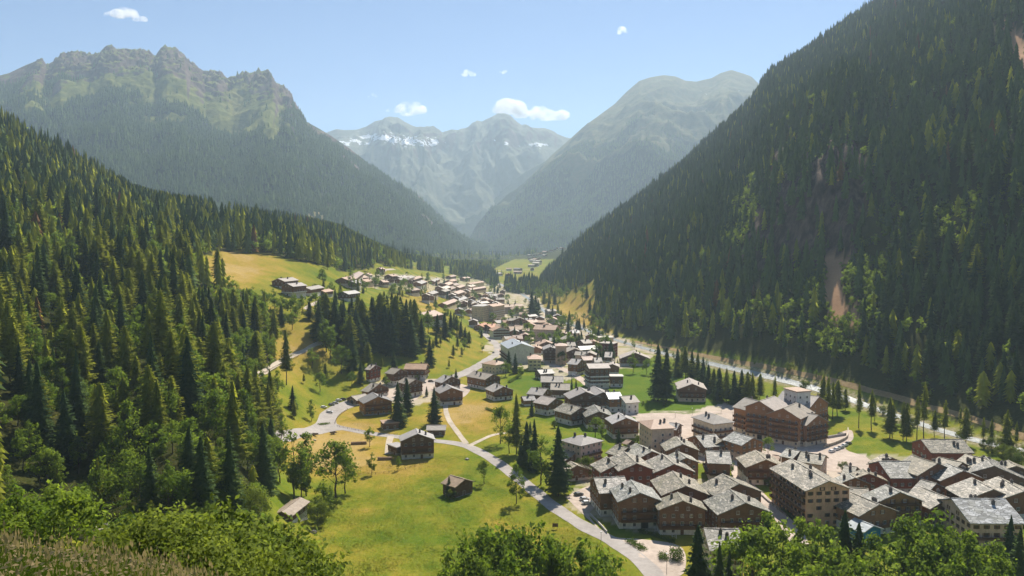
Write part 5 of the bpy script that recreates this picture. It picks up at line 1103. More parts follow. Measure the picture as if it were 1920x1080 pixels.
# ------------------------------------------------------------------ roads, paths, yards and water (sheets on the ground)
from mathutils.geometry import delaunay_2d_cdt
def pave_mat(name, c0, c1):
    def f(nt, b):
        P = gpos(nt); n = noise(nt, P, 0.35, 6, .7); n2 = noise(nt, P, .05, 4, .6)
        c = mix(nt, .6, ramp(nt, n, [(.3, c0), (.7, c1)]), ramp(nt, n2, [(.35, (.72, .72, .72)), (.6, (1, 1, 1))]), 'MULTIPLY'); nt.links.new(c, b.inputs['Base Color'])
    return mat(name, f)
m_asph = pave_mat('pale_asphalt', (0.34, 0.305, 0.275), (0.46, 0.42, 0.385)); m_pave = pave_mat('pinkish_paving', (0.43, 0.35, 0.285), (0.60, 0.50, 0.42)); m_grav = pave_mat('gravel', (0.42, 0.35, 0.27), (0.60, 0.52, 0.42)); m_dirt = pave_mat('earth_track', (0.24, 0.165, 0.08), (0.38, 0.27, 0.14))
def smooth_line(pts, step=2.5):
    pts = [np.array(p, float) for p in pts]; out = []
    for i in range(len(pts) - 1):
        p0, p1, p2, p3 = pts[max(0, i - 1)], pts[i], pts[i + 1], pts[min(len(pts) - 1, i + 2)]
        n = max(2, int(np.linalg.norm(p2 - p1) / step))
        for k in range(n):
            t = k / n; out.append(0.5 * (2 * p1 + (p2 - p0) * t + (2 * p0 - 5 * p1 + 4 * p2 - p3) * t * t + (3 * p1 - p0 - 3 * p2 + p3) * t ** 3))
    return np.array(out + [pts[-1]])
def ribbon(name, px, width, m, label, dz=.10, cat=None, kind='structure', raw=None):
    L = smooth_line(raw if raw is not None else [hit(p, r)[:2] for p, r in px])
    LINES.append((L[::3], width / 2 + 1))
    d = np.gradient(L, axis=0); d /= np.maximum(np.linalg.norm(d, axis=1, keepdims=True), 1e-6); nrm = np.stack([-d[:, 1], d[:, 0]], -1)
    wob = 1 + .05 * np.sin(np.arange(len(L)) * .7)[:, None]
    offs = np.linspace(-.5, .5, 7) * width
    V = L[:, None, :] + nrm[:, None, :] * (offs[None, :] * wob)[:, :, None]
    Z = ground(V[..., 0], V[..., 1]) + dz
    o = link(bpy.data.objects.new(name, mesh_np(name, np.concatenate([V, Z[..., None]], -1).reshape(-1, 3), grid_faces(len(L), 7), [m], smooth=True)))
    return tag(o, label, cat or name, kind=kind)
def area(name, px, m, label, dz=.08, step=3.0):
    P = smooth_line([hit(p, r)[:2] for p, r in px] + [hit(*px[0])[:2]], 4.0)[:-1]
    x0, y0 = P.min(0); x1, y1 = P.max(0); gx, gy = np.meshgrid(np.arange(x0, x1, step), np.arange(y0, y1, step))
    ins = inpoly(gx.ravel(), gy.ravel(), [tuple(q) for q in P]); I = np.stack([gx.ravel()[ins], gy.ravel()[ins]], -1)
    A = np.concatenate([P, I]); n = len(P)
    v, _, f, *_r = delaunay_2d_cdt([Vector(q) for q in A], [(i, (i + 1) % n) for i in range(n)], [list(range(n))], 1, 1e-4)
    v = np.array([tuple(q) for q in v]); z = ground(v[:, 0], v[:, 1]) + dz
    f = np.array([t for t in f if len(t) == 3])
    o = link(bpy.data.objects.new(name, mesh_np(name, np.column_stack([v, z]), f, [m], smooth=True)))
    return tag(o, label, name, kind='structure')
ribbon('road', [(1262, 1140), (1236, 1092), (1205, 1055), (1160, 1022), (1100, 990), (1045, 955), (1003, 922), (967, 893), (928, 864), (895, 845), (862, 833), (800, 825), (745, 819), (690, 812), (648, 804), (618, 800), (575, 810), (522, 820)], 7.0, m_asph, 'pale tarmac road curving from the chalets to the turning place')
ribbon('path', [(874, 832), (856, 808), (842, 788), (836, 770), (836, 752)], 3.2, m_grav, 'narrow pale footpath climbing to the white based chalet', .13)
ribbon('path', [(880, 836), (905, 824), (928, 815), (950, 812)], 3.0, m_grav, 'short pale path branching right from the fork', .13)
ribbon('path', [(733, 818), (729, 832), (728, 852)], 3.6, m_grav, 'short drive to the dark farmhouse', .13)
area('pavement', [(535, 816), (588, 796), (602, 774), (630, 758), (668, 746), (690, 744), (692, 753), (655, 766), (634, 780), (632, 795), (655, 804), (618, 810), (570, 816)], m_asph, 'wide tarmac turning place with parked cars', .07)
area('pavement', [(690, 745), (700, 735), (745, 728), (790, 722), (800, 712), (830, 712), (880, 725), (868, 745), (845, 735), (800, 735), (765, 760), (745, 755), (720, 742)], m_pave, 'pale paved yard between the brown chalets', .06)
ribbon('road', [(815, 720), (850, 708), (885, 693), (912, 676), (934, 660), (930, 645), (912, 630), (899, 614), (890, 602), (884, 592)], 8.5, m_asph, 'main road winding up into the village')
ribbon('road', [(985, 665), (1018, 676), (1045, 688), (1070, 699), (1092, 713), (1112, 728), (1140, 748), (1165, 768), (1195, 780), (1240, 782), (1290, 780), (1335, 774), (1390, 769)], 7.5, m_pave, 'pale village street running past the modern apartment house')
ribbon('road', [(935, 655), (960, 662), (990, 668)], 8, m_pave, 'short street joining the main road', .12)
area('pavement', [(1196, 776), (1262, 774), (1312, 782), (1384, 772), (1392, 800), (1480, 826), (1545, 822), (1592, 806), (1600, 822), (1585, 842), (1625, 858), (1640, 878), (1560, 884), (1480, 862), (1425, 864), (1372, 846), (1330, 824), (1292, 836), (1228, 838), (1208, 806)], m_pave, 'broad pinkish paved square in front of the wooden hotel', .06)
ribbon('road', [(1335, 800), (1356, 822), (1371, 848), (1380, 872), (1394, 902), (1430, 938), (1475, 982), (1500, 1020)], 7, m_pave, 'paved lane running down between the stone roofed chalets', .12)
area('pavement', [(1060, 932), (1110, 910), (1125, 935), (1112, 955), (1105, 968), (1140, 1004), (1190, 1010), (1275, 1024), (1282, 1075), (1240, 1090), (1195, 1060), (1130, 1000)], m_pave, 'pale forecourt beside the tall brown chalet', .07)
ribbon('path', [(480, 703), (510, 687), (545, 668), (575, 655), (606, 643)], 3.6, m_grav, 'pale track climbing the left meadow', .13)
ribbon('path', [(572, 580), (592, 568), (604, 560), (600, 548)], 3.2, m_grav, 'pale drive below the terraced chalet', .13)
ribbon('path', [(1935, 824), (1862, 799), (1790, 776), (1700, 751), (1640, 735), (1560, 714), (1480, 697), (1400, 682), (1320, 667), (1250, 653), (1190, 640)], 4.5, m_dirt, 'ochre riverside track at the foot of the forest', .15)
ribbon('road', [(1000, 598), (1001, 580), (1000, 566), (990, 555), (975, 545)], 8, m_grav, 'pale lane beside the river in the upper village', .15)
ribbon('road', [(700, 522), (712, 516), (720, 508), (740, 505)], 5, m_grav, 'pale lane of the hillside hamlet', .2)
ribbon('path', [(905, 512), (940, 507), (980, 506), (1005, 503)], 7, m_grav, 'pale lane across the far meadow', .2)
def _water(nt, b):
    P = gpos(nt); n = noise(nt, P, .45, 6, .7); b.inputs['Roughness'].default_value = .35; b.inputs['Specular IOR Level'].default_value = .5
    nt.links.new(ramp(nt, n, [(.35, (.12, .14, .14)), (.55, (.24, .26, .255)), (.74, (.55, .56, .55))]), b.inputs['Base Color']); bump(nt, b, n, .35, .8)
m_water = mat('mountain_stream', _water)
ribbon('river', RIV, 7.5, m_water, 'milky mountain river in its stony bed below the forest', .18)
# ------------------------------------------------------------------ single trees
ID = lambda s: s
for k, a in (('spruce', (1233, 752, 645)), ('spruce', (1249, 752, 652))): tree_at(k, *a, 'tall sparse spruce of the close pair on the bright green lawn', group='pair of tall spruces on the lawn', wide=.95, idx=2)
tree_at('spruce', 746, 800, 716, 'dark spruce in front of its twin beside the honey brown chalet'); tree_at('spruce', 763, 778, 708, 'dark spruce behind its twin beside the honey brown chalet'); tree_at('spruce', 814, 795, 724, 'dark spruce alone between the long shed and the white based chalet')
tree_at('larch', 968, 852, 738, 'tallest feathery tree of the roadside clump', wide=.8); tree_at('broadleaf', 938, 832, 766, 'leafy tree on the uphill side of the roadside clump', wide=.9); tree_at('spruce', 987, 876, 790, 'dark spruce in the middle of the roadside clump'); tree_at('spruce', 1002, 884, 786, 'slender dark spruce beside the middle one of the roadside clump', wide=.8)
tree_at('broadleaf', 955, 850, 795, 'dense bushy tree at the trunk of the tallest roadside tree'); tree_at('poplar', 1014, 908, 822, 'light green upright tree at the lower end of the roadside clump', wide=1.2); tree_at('spruce', 1047, 930, 800, 'dark pointed spruce standing apart between road and garden'); tree_at('spruce', 977, 872, 822, 'short spruce in the shade of the roadside clump')
tree_at('poplar', 968, 945, 876, 'slim leafy tree on the meadow side of the road'); tree_at('broadleaf', 908, 907, 866, 'round solitary tree in the meadow above the barn'); tree_at('spruce', 842, 930, 893, 'young spruce leaning on the barn wall'); tree_at('bush', 848, 936, 918, 'small bush at the corner of the barn')
tree_at('spruce', 997, 780, 748, 'small dark spruce on the lawn below the slate roofed chalet'); tree_at('spruce', 994, 815, 790, 'little spruce above the roadside clump')
tree_at('larch', 537, 722, 620, 'tall lone larch beside the meadow track', wide=.8); tree_at('spruce', 549, 770, 722, 'small pointed spruce on the meadow below the track'); tree_at('poplar', 520, 748, 698, 'pale bushy tree at the wood edge under the track'); tree_at('broadleaf', 600, 735, 700, 'small round tree on the meadow beside the logs'); tree_at('poplar', 584, 790, 752, 'thin pale tree on the bank beside the turning place'); tree_at('larch', 552, 785, 750, 'thin young larch above the turning place')
tree_at('broadleaf', 693, 838, 803, 'small round tree on the dry grass beside the log pile'); tree_at('poplar', 697, 890, 850, 'small slender tree on the fenced edge of the dry grass'); tree_at('poplar', 747, 882, 858, 'thin twiggy sapling below the farmhouse terrace')
for a in ((552, 935, 812), (575, 930, 822), (566, 945, 850)): tree_at('poplar', *a, 'tall loose leafy tree of the group at the edge of the dry grass', group='leafy trees by the dry grass')
tree_at('broadleaf', 630, 932, 833, 'big rounded leafy tree beside the dry grass', wide=1.15, idx=1); tree_at('broadleaf', 648, 925, 850, 'second leafy crown leaning on the big rounded tree'); tree_at('broadleaf', 608, 968, 905, 'dark leafy tree below the big rounded one'); tree_at('bush', 596, 985, 940, 'pale bushy tree at the upper edge of the big meadow')
tree_at('broadleaf', 525, 905, 838, 'leafy tree at the corner of the left wood', wide=1.1); tree_at('poplar', 505, 925, 852, 'slim leafy tree at the corner of the left wood')
kn = [(598, 640, 560), (612, 628, 548), (606, 612, 545), (628, 640, 552), (645, 650, 560), (657, 672, 590), (660, 700, 622), (668, 668, 575), (655, 640, 565), (680, 655, 560), (690, 668, 590), (698, 645, 555), (706, 660, 572), (714, 650, 548), (722, 662, 570), (733, 668, 576), (736, 640, 545), (742, 655, 552), (752, 640, 555), (762, 655, 560), (771, 668, 592), (778, 640, 560), (790, 655, 596), (806, 685, 632), (640, 618, 562), (672, 628, 552), (700, 622, 556), (726, 626, 552), (756, 622, 566), (690, 690, 640), (676, 720, 678), (738, 706, 655), (788, 622, 580), (802, 612, 580), (820, 628, 588), (834, 634, 584), (845, 620, 582), (856, 626, 590), (864, 634, 602), (872, 642, 612), (830, 612, 584), (880, 650, 620), (580, 600, 562), (720, 600, 545), (745, 600, 548), (770, 606, 560), (660, 600, 556), (630, 590, 548)]
for i, (a, b, c) in enumerate(kn):
    ln = ('spruce', 'larch', 'spruce', 'spruce')[i % 4]
    tree_at(ln, a, b, c, 'dark spruce of the dense clump on the grassy knoll' if ln == 'spruce' else 'olive larch of the dense clump on the grassy knoll', group='spruces on the knoll' if ln == 'spruce' else 'larches on the knoll', wide=random.uniform(1.0, 1.3))
for a in ((652, 660, 600), (620, 672, 620), (612, 660, 604), (688, 640, 590), (585, 690, 655), (640, 700, 650), (566, 590, 555), (545, 592, 560), (530, 590, 556), (515, 600, 560), (555, 600, 575), (498, 590, 548), (625, 610, 565)): tree_at('broadleaf', *a, 'leafy tree at the foot of the wooded knoll and below the terraced chalet', group='leafy trees round the knoll', wide=1.15)
for a in ((716, 690, 670), (826, 650, 628), (850, 670, 645), (842, 690, 672), (858, 655, 630), (812, 660, 635), (866, 668, 650), (730, 712, 685), (610, 705, 680), (570, 720, 700)): tree_at('larch', *a, 'small young larch scattered on the slope beside the main road', group='young larches beside the main road')
tree_at('broadleaf', 660, 725, 696, 'leafy tree in front of the plain reddish chalet'); tree_at('broadleaf', 724, 728, 704, 'leafy garden tree among the brown chalets'); tree_at('bush', 782, 714, 702, 'low green hedge bush below the long brown chalet'); tree_at('spruce', 800, 743, 724, 'small garden spruce in the chalet yard'); tree_at('spruce', 855, 710, 690, 'small spruce at the main road junction')
# village trees
for i, a in enumerate(((1012, 552, 528), (1024, 556, 530), (1034, 560, 532), (1020, 570, 540), (1008, 566, 540), (1030, 576, 548), (1040, 572, 545), (1050, 566, 540), (1046, 590, 566), (1036, 596, 572), (1062, 560, 538), (1052, 602, 580), (1100, 560, 530), (1092, 566, 540), (1080, 556, 530), (1106, 588, 560), (1125, 620, 596), (1112, 622, 600), (1095, 616, 598), (1074, 606, 588), (1140, 628, 606), (1155, 632, 606))):
    tree_at(('spruce', 'broadleaf', 'larch')[i % 3], *a, 'tree on the sunlit meadow edge below the right forest slope', group='trees at the right meadow edge', name='meadow_tree')
tree_at('spruce', 954, 697, 656, 'dark spruce nearer the round tree by the pale green apartment house'); tree_at('spruce', 966, 700, 661, 'dark spruce nearer the yellow house'); tree_at('broadleaf', 948, 706, 678, 'round dark tree in front of the low cream house', wide=1.2); tree_at('poplar', 977, 708, 682, 'light green tree beside the yellow house'); tree_at('spruce', 1072, 732, 706, 'narrow cypress shaped tree on the street edge', wide=.55); tree_at('spruce', 1080, 734, 707, 'second narrow cypress shaped tree nearer the street', wide=.6)
tree_at('spruce', 997, 596, 545, 'huge dark spruce in the upper village', wide=1.5, idx=0); tree_at('spruce', 1004, 594, 553, 'broad dark spruce against the huge one in the upper village', wide=1.5)
for a in ((1118, 678, 650), (1126, 684, 655), (1131, 676, 652), (1107, 672, 655)): tree_at('spruce', *a, 'street spruce beside the dark banded chalet', group='street spruces')
tree_at('broadleaf', 1187, 700, 664, 'dense dark tree on the lawn before the broad gabled chalet', wide=.95); tree_at('broadleaf', 1212, 702, 672, 'dark tree on the lawn beside the dense one'); tree_at('spruce', 1158, 692, 672, 'small spruce at the lawn corner')
for a in ((1270, 706, 652), (1284, 716, 648), (1297, 712, 655), (1308, 716, 660), (1328, 738, 682), (1338, 742, 690), (1349, 752, 688), (1362, 756, 690), (1376, 758, 694), (1390, 754, 692), (1401, 760, 696), (1410, 764, 698), (1425, 752, 700), (1346, 735, 690), (1318, 722, 668), (1278, 700, 660)):
    tree_at('spruce' if a[0] % 3 else 'larch', *a, 'conifer of the row between the bright lawn and the river', group='conifers between lawn and river', name='spruce_tree' if a[0] % 3 else 'larch_tree', wide=1.1)
for i, a in enumerate(((1452, 768, 705), (1543, 775, 702), (1552, 790, 706), (1561, 786, 715), (1570, 780, 712), (1610, 802, 718), (1634, 806, 730), (1668, 822, 744), (1673, 820, 750), (1693, 826, 752), (1700, 828, 755), (1719, 825, 742), (1732, 822, 716), (1752, 820, 768), (1771, 826, 750), (1800, 812, 762), (1810, 836, 764), (1843, 838, 782), (1858, 840, 786), (1887, 852, 768), (1905, 846, 790), (1640, 790, 745), (1585, 770, 728))):
    tree_at(('thinlarch', 'larch', 'thinlarch')[i % 3], *a, 'tall slim larch with bare lower trunk between the river meadow and the river', group='larches along the river meadow', wide=random.uniform(.9, 1.2))
tree_at('broadleaf', 1440, 857, 822, 'round green tree alone on the paved square', wide=1.0, idx=1)
tree_at('broadleaf', 1116, 820, 784, 'yellow green tree above the pink block', wide=1.35, name='leafy_tree'); tree_at('broadleaf', 1128, 830, 800, 'leafy tree beside the pink block lawn'); tree_at('spruce', 1160, 832, 802, 'small spruce on the lawn of the pink block'); tree_at('bush', 1102, 895, 858, 'leafy garden bush by the low grey roofs'); tree_at('broadleaf', 1085, 885, 860, 'small garden tree behind the pointed spruce'); tree_at('poplar', 1236, 846, 826, 'small tree beside the beige block lane')
tree_at('poplar', 1371, 890, 862, 'small tree on the grass strip by the lane'); tree_at('bush', 1694, 912, 895, 'dense bush in the inner garden of the stone roofed houses'); tree_at('broadleaf', 1196, 815, 805, 'small rounded bush by the beige block')
for a in ((1860, 850, 822), (1880, 862, 832), (1900, 872, 840), (1915, 880, 850), (1845, 842, 824), (1890, 850, 826), (1874, 842, 822)): tree_at('bush', *a, 'dark green bush beside the outermost stone roofs', group='bushes beside the outermost stone roofs')
rv_ = random.Random(9)
for i in range(210):
    px, py = rv_.choice([(rv_.uniform(900, 1060), rv_.uniform(570, 660)), (rv_.uniform(800, 960), rv_.uniform(515, 590)), (rv_.uniform(1030, 1150), rv_.uniform(600, 690))])
    x, y, z = hit(px, py)
    if not free(x, y): continue
    put_tree(rv_.choice(('broadleaf', 'spruce', 'poplar', 'spruce')), x, y, rv_.uniform(8, 18), 'garden tree standing between the crowded houses of the village core', group='garden trees of the village core', cat='tree', name='garden_tree', wide=1.2)
for i in range(76):
    px, py = rv_.choice([(rv_.uniform(500, 640), rv_.uniform(556, 640)), (rv_.uniform(600, 800), rv_.uniform(505, 562)), (rv_.uniform(600, 800), rv_.uniform(530, 562)), (rv_.uniform(780, 880), rv_.uniform(600, 660))])
    x, y, z = hit(px, py)
    if not free(x, y): continue
    put_tree(rv_.choice(('broadleaf', 'larch', 'poplar', 'spruce', 'broadleaf')), x, y, rv_.uniform(7, 19), 'scattered meadow tree on the left terraces between the wood and the village', group='scattered trees on the left terraces', name='meadow_tree', wide=1.15)
for px, py in ((1262, 908), (1312, 934), (1345, 908), (1402, 897), (1292, 988), (1330, 964), (1440, 912), (1172, 852), (1132, 907), (1226, 852), (1690, 940), (1722, 946), (1642, 992), (1745, 928), (1150, 802), (1040, 802), (1066, 792), (1246, 762), (1205, 760), (1390, 880), (1452, 905), (1618, 960), (1500, 905), (1280, 850), (1325, 855), (1352, 880), (1195, 830), (1120, 840), (1090, 850), (1590, 905), (1660, 985), (1580, 885)):
    x, y, z = hit(px, py)
    if not free(x, y): continue
    put_tree('bush', x, y, rv_.uniform(2.2, 5.5), 'small garden bush between the stone roofed chalets', group='garden bushes between the stone roofed chalets', cat='bush', name='garden_bush')
rb = random.Random(5)
for i in range(44):
    t = rb.random() * (len(RIV) - 8); j = int(t); q = t - j; px = RIV[j][0] * (1 - q) + RIV[j + 1][0] * q; py = RIV[j][1] * (1 - q) + RIV[j + 1][1] * q
    x, y, z = hit(px, py); dd = rb.choice((-1, -1, 1)) * rb.uniform(9, 15); put_tree(rb.choice(('bush', 'broadleaf', 'poplar')), x + dd * .5, y + dd * .8, rb.uniform(3, 8), 'green bush on the stony river bank', group='bushes on the river bank', cat='bush', name='leafy_bush')
# near trees whose feet lie below the frame
for a in ((868, 1010, 205), (905, 1000, 200), (940, 1022, 190), (985, 985, 200), (1012, 1000, 195), (1040, 1018, 205), (1090, 1030, 190), (1125, 1034, 200), (960, 1040, 180), (885, 1045, 185)): tree_top('broadleaf', *a, 'leafy tree of the clump at the lower edge of the big meadow', group='leafy trees below the big meadow', wide=random.uniform(.75, .95))
tree_top('spruce', 1310, 982, 215, 'tall dark spruce beside the cream stone roofed house'); tree_top('spruce', 1350, 1014, 205, 'narrow spruce in front of the cream stone roofed house', wide=.7); tree_top('spruce', 1368, 1030, 212, 'smaller spruce in front of the cream stone roofed house', wide=.7); tree_top('spruce', 1585, 955, 235, 'pointed spruce beside the blue shed'); tree_top('spruce', 1612, 978, 232, 'small pointed spruce before the blue shed'); tree_top('spruce', 1896, 965, 235, 'dark spruce beside the beige flats'); tree_top('spruce', 1914, 985, 225, 'second dark spruce beside the beige flats')
for a in ((1412, 1000, 215), (1440, 975, 225), (1470, 985, 215), (1500, 985, 225), (1525, 975, 225), (1550, 1000, 215), (1568, 1020, 200), (1640, 1015, 215), (1665, 1030, 200), (1700, 985, 215), (1730, 968, 225), (1762, 975, 215), (1790, 990, 220), (1815, 1012, 205), (1842, 1020, 215), (1870, 1030, 205), (1420, 1035, 190), (1490, 1040, 190), (1610, 1045, 190), (1740, 1030, 190), (1800, 1050, 185), (1870, 1060, 185)):
    tree_top('broadleaf' if a[0] % 5 else 'poplar', *a, 'leafy tree of the belt in front of the stone roofed houses', group='leafy trees before the stone roofs', wide=random.uniform(.8, 1.15))
for a in ((232, 982, 70), (268, 978, 66), (300, 986, 62), (332, 976, 70), (362, 970, 76), (398, 1000, 66), (428, 996, 74), (455, 1016, 74), (482, 1012, 84), (508, 1036, 84), (536, 1050, 92), (352, 1030, 58), (420, 1050, 62), (490, 1060, 72), (556, 1072, 96), (398, 968, 95), (455, 985, 105), (520, 1012, 112), (300, 962, 95)):
    tree_top('bush', *a, 'bright green leafy bush below the foreground grass bank', group='bushes below the grass bank', wide=random.uniform(.85, 1.1))
for i in range(60):
    px, y = rv_.uniform(215, 540), rv_.uniform(140, 262); x = (px - 960) / F * y; z = float(ground(x, y))
    if not (930 < pixv(x, y, z)[1] < 1120) : 
        if rv_.random() < .5: continue
    put_tree(rv_.choice(('broadleaf', 'larch', 'poplar', 'larch', 'broadleaf', 'bush')), x, y, rv_.uniform(7, 15), 'young tree filling the lower edge of the left wood above the bushes', group='young trees at the lower edge of the left wood', name='young_tree', wide=1.15)
for a in ((60, 935, 120), (100, 905, 130), (30, 925, 115), (130, 930, 118), (10, 960, 95)): tree_top('broadleaf', *a, 'dark leafy tree between the grass bank and the left wood', group='leafy trees behind the grass bank', wide=1.1)
tree_top('thinlarch', 182, 858, 235, 'thin pale larch with a bare lower trunk beside the boulder', wide=.8); tree_top('thinlarch', 203, 868, 245, 'thin larch just behind the pale one by the boulder', wide=.7)
# ------------------------------------------------------------------ vehicles
PAINT = {k: flat_mat(k + '_paint', c, .35, .5, 0, .06) for k, c in (('dark', (.03, .03, .035)), ('white', (.75, .75, .74)), ('silver', (.42, .43, .44)), ('blue', (.05, .09, .17)), ('red', (.35, .04, .03)), ('grey', (.16, .165, .17)))}
m_tyre = flat_mat('tyre', (.02, .02, .02), .9); m_rim = flat_mat('rim', (.4, .4, .4), .4); m_lamp = flat_mat('head_lamp', (.7, .7, .68), .2)
def bevel_mesh(mb, name, mats, w=.08):
    import bmesh
    me = mb.mesh(name, mats); bm = bmesh.new(); bm.from_mesh(me); bmesh.ops.remove_doubles(bm, verts=bm.verts, dist=1e-4)
    bmesh.ops.bevel(bm, geom=list(bm.edges), offset=w, segments=2, profile=.5, affect='EDGES'); bm.to_mesh(me); bm.free(); return me
def _prof(pts, hw): 
    m = MB(); m.prism([(x, -hw, z) for x, z in pts], (0, 2 * hw, 0)); return m
CARB = {'car': bevel_mesh(_prof([(-2.15, .32), (2.15, .32), (2.2, .72), (1.15, .95), (.55, 1.42), (-1.2, 1.46), (-1.95, 1.0), (-2.2, .9)], .86), 'body', None) if False else None}
def car_meshes(van):
    pr = [(-2.15, .30), (2.15, .30), (2.20, .70), (1.20, .93), (.55, 1.40), (-1.25, 1.46), (-1.95, 1.02), (-2.2, .85)] if not van else [(-2.5, .32), (2.5, .32), (2.55, .9), (1.9, 1.15), (1.3, 2.0), (-2.45, 2.05), (-2.55, 1.0)]
    g = MB()
    if not van:
        for s in (-1, 1): g.prism([(1.0, s * .872, .97), (.52, s * .872, 1.34), (-1.18, s * .872, 1.38), (-1.75, s * .872, 1.02)][::s], (0, s * .02, 0))
        g.prism([(1.14, -.7, 1.0), (1.14, .7, 1.0), (.62, .7, 1.39), (.62, -.7, 1.39)], (.04, 0, .03)); g.prism([(-1.9, .7, 1.08), (-1.9, -.7, 1.08), (-1.32, -.7, 1.45), (-1.32, .7, 1.45)], (-.04, 0, .03))
    else:
        for s in (-1, 1): g.prism([(1.75, s * .965, 1.2), (1.25, s * .965, 1.85), (.3, s * .965, 1.85), (.3, s * .965, 1.2)][::s], (0, s * .02, 0))
        g.prism([(1.92, -.8, 1.2), (1.92, .8, 1.2), (1.4, .8, 1.95), (1.4, -.8, 1.95)], (.04, 0, .03))
    t = MB(); t.tube((0, -.11, 0), (0, .11, 0), .33, .33, 14); r_ = MB(); r_.tube((0, -.125, 0), (0, .125, 0), .19, .19, 10)
    l = MB(); l.box(-.04, .05, -.16, .16, -.08, .08)
    return pr, (.86 if not van else .95), g.mesh('glass', m_glass), t.mesh('tyre', m_tyre), r_.mesh('rim', m_rim), l.mesh('headlight', m_lamp)
CM = {v: car_meshes(v) for v in (False, True)}; CBODY = {}
def car(px, py, ang, paint, label, van=False, group=None):
    pr, hw, gl, ty, ri, li = CM[van]
    if (paint, van) not in CBODY: CBODY[(paint, van)] = bevel_mesh(_prof(pr, hw), 'body', PAINT[paint], .07)
    x, y, z = hit(px, py); e = empty('delivery_van' if van else 'parked_car', (x, y, z + .1), math.radians(ang)); tag(e, label, 'van' if van else 'car', group)
    def add(n, me, loc, parent=e):
        o = link(bpy.data.objects.new(n, me)); o.parent = parent; o.location = loc; return o
    add('body', CBODY[(paint, van)], (0, 0, 0)); add('glass', gl, (0, 0, 0))
    for sx in (-1.35, 1.35):
        for sy in (-1, 1): w_ = add('wheel', ty, (sx, sy * (hw - .08), .33)); add('rim', ri, (0, 0, 0), w_)
    for sy in (-1, 1): add('headlight', li, (2.17 if not van else 2.52, sy * .58, .66))
for a in ((1085, 929, 20, 'dark', 'dark car parked at the back of the forecourt'), (1096, 938, 15, 'silver', 'silver car parked next to the dark one on the forecourt'), (1100, 945, 15, 'white', 'white car nearest the brown chalet on the forecourt'),
          (1490, 828, 160, 'dark', 'dark car beside another at the hotel arcade end'), (1501, 831, 160, 'dark', 'dark car closest to the hotel corner'), (1441, 817, 155, 'dark', 'dark car parked midway along the hotel arcade'), (1455, 820, 160, 'grey', 'grey car in the hotel shade'),
          (1350, 812, 70, 'blue', 'blue car at the edge of the car park below the cream house'), (1361, 810, 70, 'dark', 'dark car next to the blue one in the car park'), (1354, 818, 70, 'white', 'white car in front of the blue one in the car park'), (1316, 798, 30, 'dark', 'dark car beside the cream house'),
          (644, 750, 25, 'dark', 'dark car at the head of the parked row on the turning place'), (635, 752, 25, 'white', 'white car second in the row on the turning place'), (629, 757, 25, 'silver', 'silver car third in the row on the turning place'), (622, 760, 25, 'grey', 'grey car fourth in the row on the turning place'), (607, 765, 20, 'white', 'white car at the grassy end of the row on the turning place'), (618, 774, 15, 'white', 'white car driving across the turning place'),
          (657, 754, 20, 'blue', 'blue car parked in front of the carport'), (808, 716, 10, 'dark', 'dark car in the yard by the road junction'), (794, 718, 15, 'grey', 'grey car in the chalet yard'), (918, 640, 115, 'dark', 'dark car on the bend of the main road'), (925, 662, 100, 'grey', 'grey car following on the main road'), (1052, 698, 0, 'dark', 'dark car in the village street'),
          (1560, 848, 35, 'white', 'white car at the near end of the row on the curved drive'), (1569, 844, 35, 'white', 'white car second on the curved drive'), (1577, 841, 35, 'silver', 'silver car third on the curved drive'), (1584, 837, 35, 'white', 'white car fourth on the curved drive'), (1591, 833, 35, 'grey', 'grey car at the far end of the row on the curved drive'), (1578, 816, 10, 'dark', 'dark car below the hotel terrace')): car(*a)
car(1078, 705, 5, 'white', 'white van parked at the street corner', True)
# ------------------------------------------------------------------ lamps, boulders, logs, fences, hedges
m_rock = slab_mat('boulder_stone', (.26, .24, .21), (.40, .37, .33), (.52, .48, .43), sc=.15)
def boulder(px, py, size, label, name='boulder', flat_=.6):
    x, y, z = hit(px, py); r = random.Random(int(px)); import bmesh
    bm = bmesh.new(); bmesh.ops.create_icosphere(bm, subdivisions=3, radius=1)
    for v in bm.verts:
        p = v.co; k = 1 + .28 * float(perlin(p.x * 1.3 + px, p.y * 1.3 + p.z)) + .12 * float(perlin(p.x * 3.1 + px, p.z * 3.1 - p.y)); v.co = Vector((p.x * k * size, p.y * k * size * .8, p.z * k * size * flat_))
    me = bpy.data.meshes.new(name); bm.to_mesh(me); bm.free(); me.materials.append(m_rock)
    o = link(bpy.data.objects.new(name, me)); o.location = (x, y, z + size * .2); tag(o, label, name)
boulder(588, 999, 1.3, 'pale boulder lying in the big green meadow'); boulder(876, 862, 1.1, 'pale boulder on the grass below the fork'); boulder(590, 826, .9, 'grey boulder on the dry grass')
def near_boulder(px, py, y, size, label):
    x, yy, z = at_depth(px, py, y); import bmesh
    bm = bmesh.new(); bmesh.ops.create_icosphere(bm, subdivisions=4, radius=1)
    for v in bm.verts:
        p = v.co; k = 1 + .25 * float(perlin(p.x * 1.3 + px, p.y * 1.3 + p.z)) + .10 * float(perlin(p.x * 3.1 + px, p.z * 3.1 - p.y)); v.co = Vector((p.x * k * size, p.y * k * size * .8, p.z * k * size * .7))
    me = bpy.data.meshes.new('boulder'); bm.to_mesh(me); bm.free(); me.materials.append(m_rock)
    o = link(bpy.data.objects.new('boulder', me)); o.location = (x, yy, float(ground(x, yy)) + size * .3); tag(o, label, 'boulder')
near_boulder(197, 985, 200, 5.2, 'big pale boulder below the thin larches'); near_boulder(216, 974, 214, 2.6, 'smaller pale boulder behind the big one'); near_boulder(172, 952, 225, 6, 'rocky block in the shade at the foot of the left wood')
